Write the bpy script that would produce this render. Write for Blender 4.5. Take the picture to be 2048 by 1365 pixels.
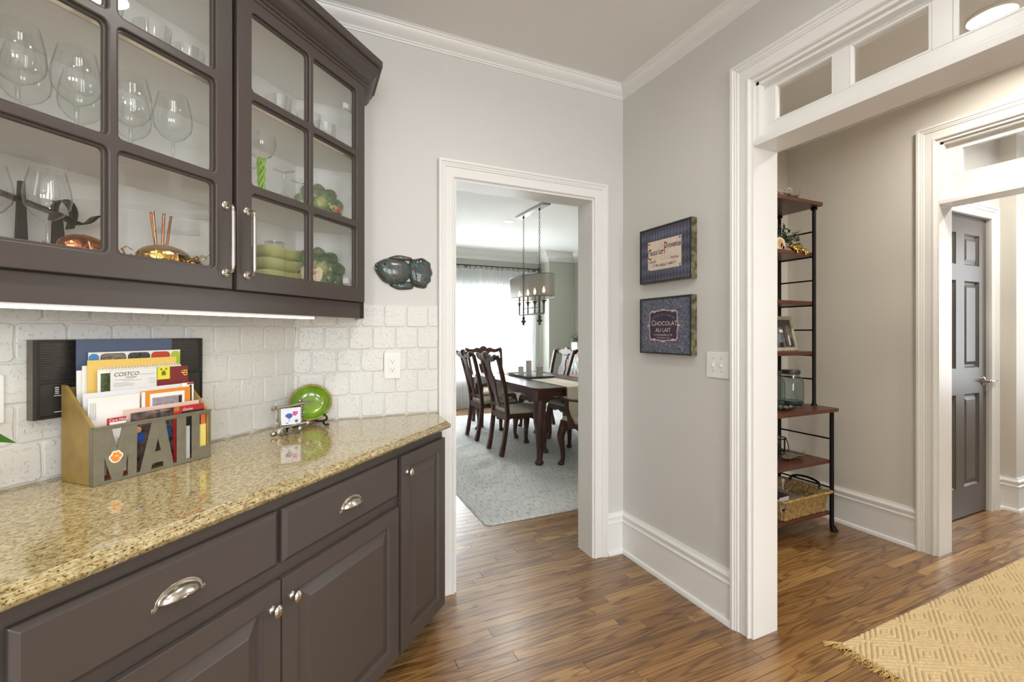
import bpy, bmesh, math, random
import numpy as np
from math import sin, cos, pi, radians, sqrt
random.seed(7)
S = bpy.context.scene
C = S.collection
for _o in list(bpy.data.objects): bpy.data.objects.remove(_o)
R2 = sqrt(2.0)

# ---------------------------------------------------------------- camera
cam_d = bpy.data.cameras.new('camera'); cam = bpy.data.objects.new('camera', cam_d); C.objects.link(cam)
cam.location = (0, 0, 1.305); cam.rotation_euler = (radians(90), 0, radians(-24.6))
cam_d.sensor_width = 36.0; cam_d.lens = 905.0/2048*36; cam_d.shift_y = -16.5/2048
cam_d.clip_start = 0.02; cam_d.clip_end = 100
S.camera = cam
# ---------------------------------------------------------------- world, view
W = bpy.data.worlds.new('sky'); S.world = W; W.use_nodes = True
W.node_tree.nodes['Background'].inputs[0].default_value = (0.86, 0.93, 1.0, 1)
W.node_tree.nodes['Background'].inputs[1].default_value = 1.6
S.view_settings.view_transform = 'Standard'; S.view_settings.look = 'None'
S.view_settings.gamma = 1.0; S.view_settings.use_curve_mapping = False
S.view_settings.exposure = -0.2
S.cycles.transparent_max_bounces = 40; S.cycles.max_bounces = 14; S.cycles.diffuse_bounces = 7
# ---------------------------------------------------------------- large area lights: dining window daylight, and added fill for unseen rooms
def area(name, loc, rot, sx, sy, power, col=(1,1,1), spread=None):
    l = bpy.data.lights.new(name, 'AREA'); l.shape = 'RECTANGLE'; l.size = sx; l.size_y = sy
    l.energy = power; l.color = col
    if spread: l.spread = radians(spread)
    o = bpy.data.objects.new(name, l); C.objects.link(o); o.location = loc; o.rotation_euler = [radians(a) for a in rot]
    return o
ADDED_KWIN = [(-1.9, 0.9), (-0.55, 0.9), (0.8, 0.9)]      # unseen kitchen windows added to light the room: left x, width (wall y = -3.6)
for _x, _w in ADDED_KWIN:
    area('kitchen_fill', (_x+_w/2, -3.72, 1.55), (90, 0, 0), _w, 1.5, 64, (0.91, 0.96, 1.0))
area('daylight_dining', (2.53, 7.72, 1.3), (-90, 0, 0), 2.5, 1.9, 480, (0.95, 0.98, 1.0))
area('back_room_fill', (6.3, 0.6, 1.5), (90, 0, 90), 1.4, 1.6, 32, (0.92, 0.96, 1.0))  # added panel out of view, brightens the back room

# ================================================================ helpers
def lin(c):
    c = c/255.0
    return c/12.92 if c <= .04045 else ((c+.055)/1.055)**2.4
def col(r, g, b): return (lin(r), lin(g), lin(b), 1.0)
MATS = {}
def nd(nt, typ, **kw):
    n = nt.nodes.new(typ)
    for k, v in kw.items():
        if k.startswith('i_'):
            key = k[2:]
            n.inputs[int(key) if key.isdigit() else key.replace('_', ' ')].default_value = v
        else: setattr(n, k, v)
    return n
def mat(name, c, rough=.5, metal=0., bump=None, coat=0., emit=None, spec=None, var=None, sheen=0.):
    """plain principled material; bump=(noise scale, distance), var=(scale, amount) mottles the colour"""
    if name in MATS: return MATS[name]
    m = bpy.data.materials.new(name); m.use_nodes = True; nt = m.node_tree; p = nt.nodes['Principled BSDF']
    p.inputs['Base Color'].default_value = col(*c); p.inputs['Roughness'].default_value = rough
    p.inputs['Metallic'].default_value = metal
    if spec is not None: p.inputs['Specular IOR Level'].default_value = spec
    if coat: p.inputs['Coat Weight'].default_value = coat; p.inputs['Coat Roughness'].default_value = .06
    if sheen: p.inputs['Sheen Weight'].default_value = sheen
    if emit: p.inputs['Emission Color'].default_value = col(*emit[0]); p.inputs['Emission Strength'].default_value = emit[1]
    tc = nd(nt, 'ShaderNodeTexCoord')
    if bump:
        n = nd(nt, 'ShaderNodeTexNoise', i_Scale=bump[0], i_Detail=4.0)
        b = nd(nt, 'ShaderNodeBump', i_Strength=1.0, i_Distance=bump[1])
        nt.links.new(tc.outputs['Object'], n.inputs['Vector']); nt.links.new(n.outputs[0], b.inputs['Height'])
        nt.links.new(b.outputs[0], p.inputs['Normal'])
    if var:
        n = nd(nt, 'ShaderNodeTexNoise', i_Scale=var[0], i_Detail=5.0)
        mx = nd(nt, 'ShaderNodeMix', data_type='RGBA', blend_type='MULTIPLY')
        rp = nd(nt, 'ShaderNodeValToRGB'); e = rp.color_ramp.elements
        e[0].position = .35; e[1].position = .65; k = 1-var[1]; e[0].color = (k, k, k, 1); e[1].color = (1, 1, 1, 1)
        mx.inputs[0].default_value = 1.0; mx.inputs[6].default_value = col(*c)
        nt.links.new(tc.outputs['Object'], n.inputs['Vector']); nt.links.new(n.outputs[0], rp.inputs[0])
        nt.links.new(rp.outputs[0], mx.inputs[7]); nt.links.new(mx.outputs[2], p.inputs['Base Color'])
    MATS[name] = m
    return m
def ramp(nt, stops):
    r = nd(nt, 'ShaderNodeValToRGB'); e = r.color_ramp.elements
    while len(e) < len(stops): e.new(.5)
    for q, (pos, c) in zip(e, stops): q.position = pos; q.color = c if len(c) == 4 else (*c, 1)
    return r
def glass_mat(name, tint=(1, 1, 1), gloss=.06, edge=.55, rough=.0):
    """thin clear glass: see-through with mirror reflections growing to the rim"""
    m = bpy.data.materials.new(name); m.use_nodes = True; nt = m.node_tree; nt.nodes.clear()
    out = nd(nt, 'ShaderNodeOutputMaterial'); tr = nd(nt, 'ShaderNodeBsdfTransparent'); gl = nd(nt, 'ShaderNodeBsdfGlossy')
    gl.inputs['Roughness'].default_value = rough; mx = nd(nt, 'ShaderNodeMixShader')
    lw = nd(nt, 'ShaderNodeLayerWeight', i_Blend=.5)
    r1 = ramp(nt, [(0, (gloss,)*3), (.55, (gloss*1.6,)*3), (1, (.75, .75, .75))])
    r2 = ramp(nt, [(0, tint), (.6, tint), (1, tuple(t*(1-edge) for t in tint))])
    nt.links.new(lw.outputs['Facing'], r1.inputs[0]); nt.links.new(lw.outputs['Facing'], r2.inputs[0])
    nt.links.new(r2.outputs[0], tr.inputs[0]); nt.links.new(r1.outputs[0], mx.inputs[0])
    nt.links.new(tr.outputs[0], mx.inputs[1]); nt.links.new(gl.outputs[0], mx.inputs[2]); nt.links.new(mx.outputs[0], out.inputs[0])
    MATS[name] = m
    return m

class MB:
    """collects shapes, then links them as ONE mesh object"""
    def __init__(s): s.v = []; s.f = []
    def add(s, v, f):
        o = len(s.v); s.v += [tuple(p) for p in v]; s.f += [tuple(i+o for i in q) for q in f]; return s
    def box(s, x0, x1, y0, y1, z0, z1):
        v = [(x, y, z) for z in (z0, z1) for y in (y0, y1) for x in (x0, x1)]
        return s.add(v, [(0,2,3,1), (4,5,7,6), (0,1,5,4), (2,6,7,3), (0,4,6,2), (1,3,7,5)])
    def prism(s, poly, z0, z1):
        n = len(poly); v = [(x, y, z0) for x, y in poly]+[(x, y, z1) for x, y in poly]
        a = sum(poly[i][0]*poly[(i+1) % n][1]-poly[(i+1) % n][0]*poly[i][1] for i in range(n))
        f = [tuple(range(n-1, -1, -1)), tuple(range(n, 2*n))]+[(i, (i+1) % n, (i+1) % n+n, i+n) for i in range(n)]
        if a < 0: f = [q[::-1] for q in f]
        return s.add(v, f)
    def lathe(s, prof, n=24, c=(0, 0, 0), axis='z', sx=1, sy=1):
        v = []; f = []; m = len(prof)
        for r, z in prof:
            for k in range(n):
                a = 2*pi*k/n; x, y = r*cos(a)*sx, r*sin(a)*sy
                if axis == 'z': p = (x, y, z)
                elif axis == 'y': p = (x, -z, y)       # z of the profile runs towards -y
                else: p = (z, x, y)
                v.append((p[0]+c[0], p[1]+c[1], p[2]+c[2]))
        for j in range(m-1):
            for k in range(n):
                q = (j*n+k, j*n+(k+1) % n, (j+1)*n+(k+1) % n, (j+1)*n+k); f.append(q)
        if prof[0][0] > 1e-5: f.append(tuple(range(n-1, -1, -1)))
        if prof[-1][0] > 1e-5: f.append(tuple(range((m-1)*n, m*n)))
        return s.add(v, f)
    def shell(s, prof, n=24, c=(0, 0, 0), mod=None):
        """open surface of revolution (glasses); mod(a, j) scales the radius"""
        v = []; f = []
        for j, (r, z) in enumerate(prof):
            for k in range(n):
                a = 2*pi*k/n; q = r*(mod(a, j) if mod else 1); v.append((q*cos(a)+c[0], q*sin(a)+c[1], z+c[2]))
        for j in range(len(prof)-1):
            for k in range(n): f.append((j*n+k, j*n+(k+1) % n, (j+1)*n+(k+1) % n, (j+1)*n+k))
        return s.add(v, f)
    def tube(s, pts, r, n=8, closed=False, caps=True, flat=1.0, up=(0, 0, 1)):
        P = [np.array(p, float) for p in pts]; m = len(P); rr = r if hasattr(r, '__len__') else [r]*m
        v = []; f = []; U = np.array(up, float)
        e_ = np.abs(P[-1]-P[0])
        if tuple(up) == (0, 0, 1) and not closed and e_[2] > 2*max(e_[0], e_[1]): U = np.array((0., 1., 0.))
        for i in range(m):
            if closed: t = P[(i+1) % m]-P[i-1]
            else: t = P[min(i+1, m-1)]-P[max(i-1, 0)]
            t = t/(np.linalg.norm(t)+1e-12)
            a = np.cross(t, U)
            if np.linalg.norm(a) < 1e-3: a = np.cross(t, np.array((1., .3, 0)))
            a /= np.linalg.norm(a); b = np.cross(a, t)
            for k in range(n):
                q = 2*pi*(k+.5)/n; v.append(tuple(P[i]+a*cos(q)*rr[i]+b*sin(q)*rr[i]*flat))
        e = m if closed else m-1
        for i in range(e):
            for k in range(n): f.append((i*n+k, i*n+(k+1) % n, ((i+1) % m)*n+(k+1) % n, ((i+1) % m)*n+k))
        if caps and not closed: f += [tuple(range(n-1, -1, -1)), tuple(range((m-1)*n, m*n))]
        return s.add(v, f)
    def ball(s, c, r, n=12, m=8):
        rx, ry, rz = r if hasattr(r, '__len__') else (r, r, r)
        pr = [(max(sin(pi*j/m), 1e-6), -cos(pi*j/m)) for j in range(m+1)]
        v = []; f = []
        for a, z in pr:
            for k in range(n): v.append((c[0]+rx*a*cos(2*pi*k/n), c[1]+ry*a*sin(2*pi*k/n), c[2]+rz*z))
        for j in range(m):
            for k in range(n): f.append((j*n+k, j*n+(k+1) % n, (j+1)*n+(k+1) % n, (j+1)*n+k))
        return s.add(v, f)
    def sweep(s, path, prof, N, closed=False):
        """mitred moulding: profile points (a, b) = a to the left of the path (seen with N up), b along N"""
        P = [np.array(p, float) for p in path]; N = np.array(N, float); m = len(P); v = []; k = len(prof); f = []
        def side(i, j):
            t = P[j]-P[i]; t /= np.linalg.norm(t); return np.cross(N, t)
        for i in range(m):
            if closed: a, b = side(i-1, i), side(i, (i+1) % m)
            elif i == 0: a = b = side(0, 1)
            elif i == m-1: a = b = side(m-2, m-1)
            else: a, b = side(i-1, i), side(i, i+1)
            mv = (a+b); mv = mv/(1+np.dot(a, b))
            for pa, pb in prof: v.append(tuple(P[i]+mv*pa+N*pb))
        for i in range(m if closed else m-1):
            j = (i+1) % m
            for q in range(k): f.append((i*k+q, j*k+q, j*k+(q+1) % k, i*k+(q+1) % k))
        if not closed: f += [tuple(range(k)), tuple(range((m-1)*k, m*k))[::-1]]
        return s.add(v, f)
    def dome(s, outl, depth, rings=6, centre=None, power=.5, base=0., back=True):
        """outline in the xz plane blown up towards -y"""
        n = len(outl); cx = sum(p[0] for p in outl)/n; cz = sum(p[1] for p in outl)/n
        if centre: cx, cz = centre
        v = []; f = []
        for j in range(rings):
            t = 1-j/rings
            h = depth*(1-t*t)**power
            for x, z in outl: v.append((cx+(x-cx)*t, -base-h, cz+(z-cz)*t))
        v.append((cx, -base-depth, cz)); e = len(v)-1
        for j in range(rings-1):
            for k in range(n): f.append((j*n+k, j*n+(k+1) % n, (j+1)*n+(k+1) % n, (j+1)*n+k))
        for k in range(n): f.append(((rings-1)*n+k, (rings-1)*n+(k+1) % n, e))
        if back:
            o = len(v); v += [(x, 0, z) for x, z in outl]
            for k in range(n): f.append((o+k, o+(k+1) % n, (k+1) % n, k))
            f.append(tuple(range(o+n-1, o-1, -1)))
        return s.add(v, f)
    def plate(s, outlines, y0, y1, bevel=0., xf=None, res=2):
        """flat shape with holes in the xz plane between y0 (front) and y1 (back)"""
        v, f = plate_mesh(outlines, y0, y1, bevel, res)
        if xf: v = [xf(p) for p in v]
        return s.add(v, f)
    def rot(s, ang, axis='z', c=(0, 0, 0), start=0):
        ca, sa = cos(ang), sin(ang)
        for i in range(start, len(s.v)):
            x, y, z = (s.v[i][k]-c[k] for k in range(3))
            if axis == 'z': x, y = x*ca-y*sa, x*sa+y*ca
            elif axis == 'x': y, z = y*ca-z*sa, y*sa+z*ca
            else: x, z = x*ca+z*sa, -x*sa+z*ca
            s.v[i] = (x+c[0], y+c[1], z+c[2])
        return s
    def move(s, dx, dy, dz, start=0):
        for i in range(start, len(s.v)): x, y, z = s.v[i]; s.v[i] = (x+dx, y+dy, z+dz)
        return s
    def build(s, name, m, parent=None, smooth=None, bevel=None, seg=2, fixn=True):
        o = ORG.get(parent.name, (0, 0, 0)) if parent else (0, 0, 0)
        me = bpy.data.meshes.new(name)
        me.from_pydata([(x-o[0], y-o[1], z-o[2]) for x, y, z in s.v], [], s.f); me.validate()
        if fixn:
            b = bmesh.new(); b.from_mesh(me); bmesh.ops.recalc_face_normals(b, faces=b.faces); b.to_mesh(me); b.free()
        if smooth is not None:
            me.polygons.foreach_set('use_smooth', [True]*len(me.polygons)); me.set_sharp_from_angle(angle=radians(smooth))
        me.materials.append(MATS[m] if isinstance(m, str) else m)
        return link(me, name, parent, o, bevel, seg)
ORG = {}
def link(me, name, parent=None, org=(0, 0, 0), bevel=None, seg=2):
    ob = bpy.data.objects.new(name, me); C.objects.link(ob); ob.parent = parent; ORG[ob.name] = org
    if bevel:
        b = ob.modifiers.new('bevel', 'BEVEL'); b.width = bevel; b.segments = seg; b.limit_method = 'ANGLE'; b.angle_limit = radians(40)
    return ob
def plate_mesh(outlines, y0, y1, bevel=0., res=2):
    cu = bpy.data.curves.new('t', 'CURVE'); cu.dimensions = '2D'; cu.fill_mode = 'BOTH'
    for ol in outlines:
        sp = cu.splines.new('POLY'); sp.points.add(len(ol)-1)
        for p, (x, z) in zip(sp.points, ol): p.co = (x, z, 0, 1)
        sp.use_cyclic_u = True
    h = abs(y1-y0)/2; cu.bevel_depth = bevel; cu.bevel_resolution = res; cu.extrude = max(h-bevel, 0)
    if bevel: cu.offset = -bevel
    ob = bpy.data.objects.new('t', cu); me = bpy.data.meshes.new_from_object(ob)
    ym = (y0+y1)/2
    v = [(p.co.x, ym-p.co.z, p.co.y) for p in me.vertices]; f = [tuple(q.vertices) for q in me.polygons]
    bpy.data.objects.remove(ob); bpy.data.curves.remove(cu); bpy.data.meshes.remove(me)
    return v, f
def textv(body, size, align='CENTER', shear=0., spacing=1.0, sx=1.0, bold=0.):
    """flat lettering in the xz plane, centred on its baseline"""
    cu = bpy.data.curves.new('t', 'FONT'); cu.body = body; cu.size = size; cu.align_x = align; cu.shear = shear
    cu.space_character = spacing; cu.fill_mode = 'FRONT' if hasattr(cu, 'fill_mode') else cu.fill_mode
    cu.resolution_u = 3; cu.offset = bold
    ob = bpy.data.objects.new('t', cu); me = bpy.data.meshes.new_from_object(ob)
    v = [(p.co.x*sx, 0., p.co.y) for p in me.vertices]; f = [tuple(q.vertices) for q in me.polygons]
    bpy.data.objects.remove(ob); bpy.data.curves.remove(cu); bpy.data.meshes.remove(me)
    return v, f
def text(name, body, size, m, parent, x, y, z, align='CENTER', xf=None, **kw):
    v, f = textv(body, size, align, **kw)
    b = MB(); b.add([(p[0]+x, y, p[2]+z) for p in v], f)
    if xf: b.v = [xf(p) for p in b.v]
    return b.build(name, m, parent, fixn=False)
def rrect(x0, z0, x1, z1, r, n=4):
    o = []
    for cx, cz, a in ((x1-r, z1-r, 0), (x0+r, z1-r, 90), (x0+r, z0+r, 180), (x1-r, z0+r, 270)):
        for k in range(n+1):
            t = radians(a+90*k/n); o.append((cx+r*cos(t), cz+r*sin(t)))
    return o
def rect(x0, z0, x1, z1): return [(x0, z0), (x1, z0), (x1, z1), (x0, z1)]
def ell(cx, cz, rx, rz, n=24, a0=0): return [(cx+rx*cos(2*pi*k/n+a0), cz+rz*sin(2*pi*k/n+a0)) for k in range(n)]
def smooth_poly(pts, it=2):
    for _ in range(it):
        q = []
        for i in range(len(pts)):
            a, b = pts[i], pts[(i+1) % len(pts)]
            q += [(a[0]*.75+b[0]*.25, a[1]*.75+b[1]*.25), (a[0]*.25+b[0]*.75, a[1]*.25+b[1]*.75)]
        pts = q
    return pts
def spline(pts, n=6):
    """Catmull-Rom through the points"""
    P = [np.array(p, float) for p in pts]; P = [2*P[0]-P[1]]+P+[2*P[-1]-P[-2]]; o = []
    for i in range(1, len(P)-2):
        for k in range(n):
            t = k/n; a, b, c, d = P[i-1:i+3]
            o.append(tuple(.5*((2*b)+(-a+c)*t+(2*a-5*b+4*c-d)*t*t+(-a+3*b-3*c+d)*t**3)))
    o.append(tuple(P[-2])); return o
def tag(o, label=None, cat=None, group=None, kind=None):
    if label: o['label'] = label
    if cat: o['category'] = cat
    if group: o['group'] = group
    if kind: o['kind'] = kind
    return o
def Lw(s, n):                                   # point on the plan: s along the left wall, n out from it
    c = -2.235+n*R2; return ((s*R2+c)/2, (s*R2-c)/2)
def thing(name, label, cat, org, frame='W', group=None):
    """Empty at the base of a thing; children are modelled in the frame's own coordinates"""
    o = bpy.data.objects.new(name, None); C.objects.link(o); o.empty_display_size = .05
    if frame == 'W': o.location = org
    elif frame == 'L': x, y = Lw(org[0], -org[1]); o.location = (x, y, org[2]); o.rotation_euler = (0, 0, radians(45))
    elif frame == 'R': o.location = org; o.rotation_euler = (0, 0, radians(-90)); org = (0, 0, 0)
    elif frame == 'O': o.location = org; org = (0, 0, 0)
    ORG[o.name] = tuple(org)
    return tag(o, label, cat, group)
def one(mb, name, m, label, cat, org, frame='W', group=None, **kw):
    """a thing that is one mesh"""
    if frame == 'R': loc = org; o3 = (0, 0, 0)
    else: loc = org; o3 = org
    v = MB(); v.v = [(x-o3[0], y-o3[1], z-o3[2]) for x, y, z in mb.v]; v.f = mb.f
    ob = v.build(name, m, None, **kw)
    if frame == 'L': x, y = Lw(org[0], -org[1]); ob.location = (x, y, org[2]); ob.rotation_euler = (0, 0, radians(45))
    elif frame == 'R': ob.location = loc; ob.rotation_euler = (0, 0, radians(-90))
    else: ob.location = loc
    ORG[ob.name] = tuple(o3)
    return tag(ob, label, cat, group)
def copy_tree(o, parent=None):
    c = o.copy(); C.objects.link(c); c.parent = parent; ORG[c.name] = ORG.get(o.name, (0, 0, 0))
    for ch in list(o.children): copy_tree(ch, c)
    return c
def struct(mb, name, m, label, parent=None, **kw):
    o = mb.build(name, m, parent, **kw)
    if parent is None: tag(o, label, kind='structure')
    return o

# ================================================================ materials
CH = 2.76                                       # ceiling height
mat('wall_paint', (214, 212, 208), .55, bump=(140, .0004))
mat('hall_paint', (218, 213, 203), .55, bump=(140, .0004))
mat('dining_paint', (184, 186, 175), .6)
mat('ceiling_paint', (232, 232, 229), .8)
mat('trim_white', (236, 235, 232), .32)
mat('cabinet_paint', (78, 70, 65), .34, bump=(60, .0003))
mat('cabinet_inside', (244, 243, 239), .5)
mat('shelf_edge', (232, 222, 200), .5)
mat('nickel', (205, 198, 188), .22, 1.)
mat('chrome', (215, 215, 215), .08, 1.)
mat('black_metal', (28, 26, 25), .5, .6)
mat('white_plastic', (238, 237, 233), .35)
mat('dark_slot', (30, 28, 26), .6)
mat('shelf_wood', (98, 56, 38), .35, var=(9, .25))
mat('mahogany', (72, 40, 30), .40, coat=.1, var=(14, .3))
mat('seat_fabric', (190, 184, 166), .85, bump=(300, .0006))
mat('door_paint', (96, 90, 84), .38)
mat('paper_white', (240, 239, 235), .6)
mat('ink', (38, 36, 36), .7)
mat('ink_grey', (130, 128, 126), .7)
glass_mat('clear_glass', (.97, .98, .97), .05, .35)
glass_mat('pane_glass', (.99, .99, .985), .045, .1)
glass_mat('ware_glass', (.99, .995, .99), .09, .45)
glass_mat('crystal', (.97, .98, .98), .2, .55, .05)
glass_mat('jar_glass', (.72, .80, .80), .08, .7)

def floor_mat():
    m = bpy.data.materials.new('oak_floor'); m.use_nodes = True; nt = m.node_tree; L = nt.links.new
    p = nt.nodes['Principled BSDF']; p.inputs['Roughness'].default_value = .36
    p.inputs['Coat Weight'].default_value = .9; p.inputs['Coat Roughness'].default_value = .27
    g = nd(nt, 'ShaderNodeNewGeometry'); oi = nd(nt, 'ShaderNodeObjectInfo')
    a = nd(nt, 'ShaderNodeMath', operation='ADD'); L(oi.outputs['Random'], a.inputs[0]); L(g.outputs['Random Per Island'], a.inputs[1])
    fr = nd(nt, 'ShaderNodeMath', operation='FRACT'); L(a.outputs[0], fr.inputs[0])
    k = nd(nt, 'ShaderNodeMath', operation='MULTIPLY'); k.inputs[1].default_value = 71.3; L(fr.outputs[0], k.inputs[0])
    cx = nd(nt, 'ShaderNodeCombineXYZ'); L(k.outputs[0], cx.inputs[2]); L(k.outputs[0], cx.inputs[0])
    va = nd(nt, 'ShaderNodeVectorMath', operation='ADD'); L(g.outputs['Position'], va.inputs[0]); L(cx.outputs[0], va.inputs[1])
    mp = nd(nt, 'ShaderNodeMapping'); mp.inputs['Scale'].default_value = (.8, 9.0, 1.0); L(va.outputs[0], mp.inputs[0])
    n1 = nd(nt, 'ShaderNodeTexNoise', i_Scale=1.15, i_Detail=2.0, i_Roughness=.45); L(mp.outputs[0], n1.inputs['Vector'])
    s1 = nd(nt, 'ShaderNodeMath', operation='MULTIPLY'); s1.inputs[1].default_value = 80.0; L(n1.outputs[0], s1.inputs[0])
    s2 = nd(nt, 'ShaderNodeMath', operation='SINE'); L(s1.outputs[0], s2.inputs[0])
    gr = ramp(nt, [(0, (1, 1, 1)), (.6, (.98, .97, .96)), (.84, (.66, .60, .53)), (1, (.40, .34, .28))])
    mr = nd(nt, 'ShaderNodeMapRange', i_1=-1.0, i_2=1.0); L(s2.outputs[0], mr.inputs[0]); L(mr.outputs[0], gr.inputs[0])
    mp2 = nd(nt, 'ShaderNodeMapping'); mp2.inputs['Scale'].default_value = (5., 190., 1.); L(va.outputs[0], mp2.inputs[0])
    n2 = nd(nt, 'ShaderNodeTexNoise', i_Scale=1.0, i_Detail=3.0); L(mp2.outputs[0], n2.inputs['Vector'])
    g2 = ramp(nt, [(.36, (.55, .52, .48)), (.58, (1, 1, 1))]); L(n2.outputs[0], g2.inputs[0])
    n3 = nd(nt, 'ShaderNodeTexNoise', i_Scale=2.2, i_Detail=3.0); L(mp.outputs[0], n3.inputs['Vector'])
    base = ramp(nt, [(0, col(134, 94, 48)), (.35, col(146, 105, 56)), (.7, col(160, 119, 67)), (1, col(178, 138, 82))]); L(fr.outputs[0], base.inputs[0])
    g3 = ramp(nt, [(.3, (.72, .70, .66)), (.7, (1.12, 1.1, 1.06))]); L(n3.outputs[0], g3.inputs[0])
    c = base.outputs[0]
    for q, f in ((gr, .85), (g2, .7), (g3, .8)):
        mx = nd(nt, 'ShaderNodeMix', data_type='RGBA', blend_type='MULTIPLY'); mx.inputs[0].default_value = f
        L(c, mx.inputs[6]); L(q.outputs[0], mx.inputs[7]); c = mx.outputs[2]
    L(c, p.inputs['Base Color'])
    b = nd(nt, 'ShaderNodeBump', i_Strength=.25, i_Distance=.0006); L(n2.outputs[0], b.inputs['Height']); L(b.outputs[0], p.inputs['Normal'])
    MATS['oak_floor'] = m
floor_mat()
def granite_mat():
    m = bpy.data.materials.new('granite'); m.use_nodes = True; nt = m.node_tree; L = nt.links.new
    p = nt.nodes['Principled BSDF']; p.inputs['Roughness'].default_value = .10; p.inputs['Coat Weight'].default_value = .5; p.inputs['Coat Roughness'].default_value = .02
    tc = nd(nt, 'ShaderNodeTexCoord')
    mp = nd(nt, 'ShaderNodeMapping'); mp.inputs['Scale'].default_value = (.75, 1.35, 1); L(tc.outputs['Object'], mp.inputs[0])
    n1 = nd(nt, 'ShaderNodeTexNoise', i_Scale=85.0, i_Detail=5.0, i_Roughness=.65); L(mp.outputs[0], n1.inputs['Vector'])
    r1 = ramp(nt, [(.32, col(138, 112, 68)), (.44, col(176, 156, 108)), (.56, col(196, 181, 138)), (.70, col(216, 206, 174))]); L(n1.outputs[0], r1.inputs[0])
    n2 = nd(nt, 'ShaderNodeTexNoise', i_Scale=210.0, i_Detail=2.0, i_Roughness=.6); L(mp.outputs[0], n2.inputs['Vector'])
    r2 = ramp(nt, [(.555, (1, 1, 1)), (.61, (.52, .42, .32)), (.67, (.14, .10, .08))]); L(n2.outputs[0], r2.inputs[0])
    n3 = nd(nt, 'ShaderNodeTexNoise', i_Scale=12.0, i_Detail=3.0); L(tc.outputs['Object'], n3.inputs['Vector'])
    r3 = ramp(nt, [(.35, (.92, .90, .84)), (.65, (1, 1, 1))]); L(n3.outputs[0], r3.inputs[0])
    c = r1.outputs[0]
    for q in (r2, r3):
        mx = nd(nt, 'ShaderNodeMix', data_type='RGBA', blend_type='MULTIPLY'); mx.inputs[0].default_value = 1
        L(c, mx.inputs[6]); L(q.outputs[0], mx.inputs[7]); c = mx.outputs[2]
    L(c, p.inputs['Base Color']); MATS['granite'] = m
granite_mat()
def tile_mat():
    m = bpy.data.materials.new('tumbled_tile'); m.use_nodes = True; nt = m.node_tree; L = nt.links.new
    p = nt.nodes['Principled BSDF']; p.inputs['Base Color'].default_value = col(226, 225, 221); p.inputs['Roughness'].default_value = .42
    g = nd(nt, 'ShaderNodeNewGeometry')
    n1 = nd(nt, 'ShaderNodeTexNoise', i_Scale=95.0, i_Detail=3.0, i_Roughness=.55); L(g.outputs['Position'], n1.inputs['Vector'])
    r1 = ramp(nt, [(.30, (0, 0, 0)), (.42, (1, 1, 1))]); L(n1.outputs[0], r1.inputs[0])
    n2 = nd(nt, 'ShaderNodeTexNoise', i_Scale=26.0, i_Detail=4.0); L(g.outputs['Position'], n2.inputs['Vector'])
    a = nd(nt, 'ShaderNodeMath', operation='MULTIPLY_ADD'); a.inputs[1].default_value = .5; L(n2.outputs[0], a.inputs[0]); L(r1.outputs[0], a.inputs[2])
    b = nd(nt, 'ShaderNodeBump', i_Strength=.8, i_Distance=.0016); L(a.outputs[0], b.inputs['Height']); L(b.outputs[0], p.inputs['Normal'])
    MATS['tumbled_tile'] = m
tile_mat()
mat('grout', (224, 223, 219), .7)

# ================================================================ the setting: floor, ceiling, walls
b = MB().box(-4, 7, -4, 8, -.08, -.006)
floor = struct(b, 'floor', 'oak_floor', 'medium brown oak strip floor running through all the rooms')
field = MB(); PW = .0572; nplank = 0; rnd = random.Random(3)
row = 0; y = -3.98
while y < 7.6:
    x = -3.9-rnd.random()
    while x < 6.9:
        ln = .42+rnd.random()*.85; x1 = x+ln-.0012
        vis = (.66 < y < 2.33 and x1 > .15 and x < 5.0) or (2.3 < y < 3.05 and x1 > .5 and x < 2.3)
        if y < .95 and x > 2.6: vis = False
        if y < 1.0 and x1 < .55: vis = False
        pl = field if not vis else MB()
        xa, xb, ya, yb = x, x1, y+.0005, y+PW-.0005
        e = .0005
        pl.add([(xa, ya, -.006), (xb, ya, -.006), (xb, yb, -.006), (xa, yb, -.006), (xa, ya, -.0012), (xb, ya, -.0012), (xb, yb, -.0012), (xa, yb, -.0012),
                (xa+e, ya+e, 0), (xb-e, ya+e, 0), (xb-e, yb-e, 0), (xa+e, yb-e, 0)],
               [(0, 1, 5, 4), (1, 2, 6, 5), (2, 3, 7, 6), (3, 0, 4, 7), (4, 5, 9, 8), (5, 6, 10, 9), (6, 7, 11, 10), (7, 4, 8, 11), (8, 9, 10, 11)])
        if vis: pl.build('plank', 'oak_floor', floor, fixn=False); nplank += 1
        x += ln
    y += PW
tag(field.build('plank_field', 'oak_floor', floor, fixn=False), kind='stuff')
print('planks', nplank)
struct(MB().box(-4, 7, -4, 8, CH, CH+.1), 'ceiling', 'ceiling_paint', 'plain pale grey painted ceiling')

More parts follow.
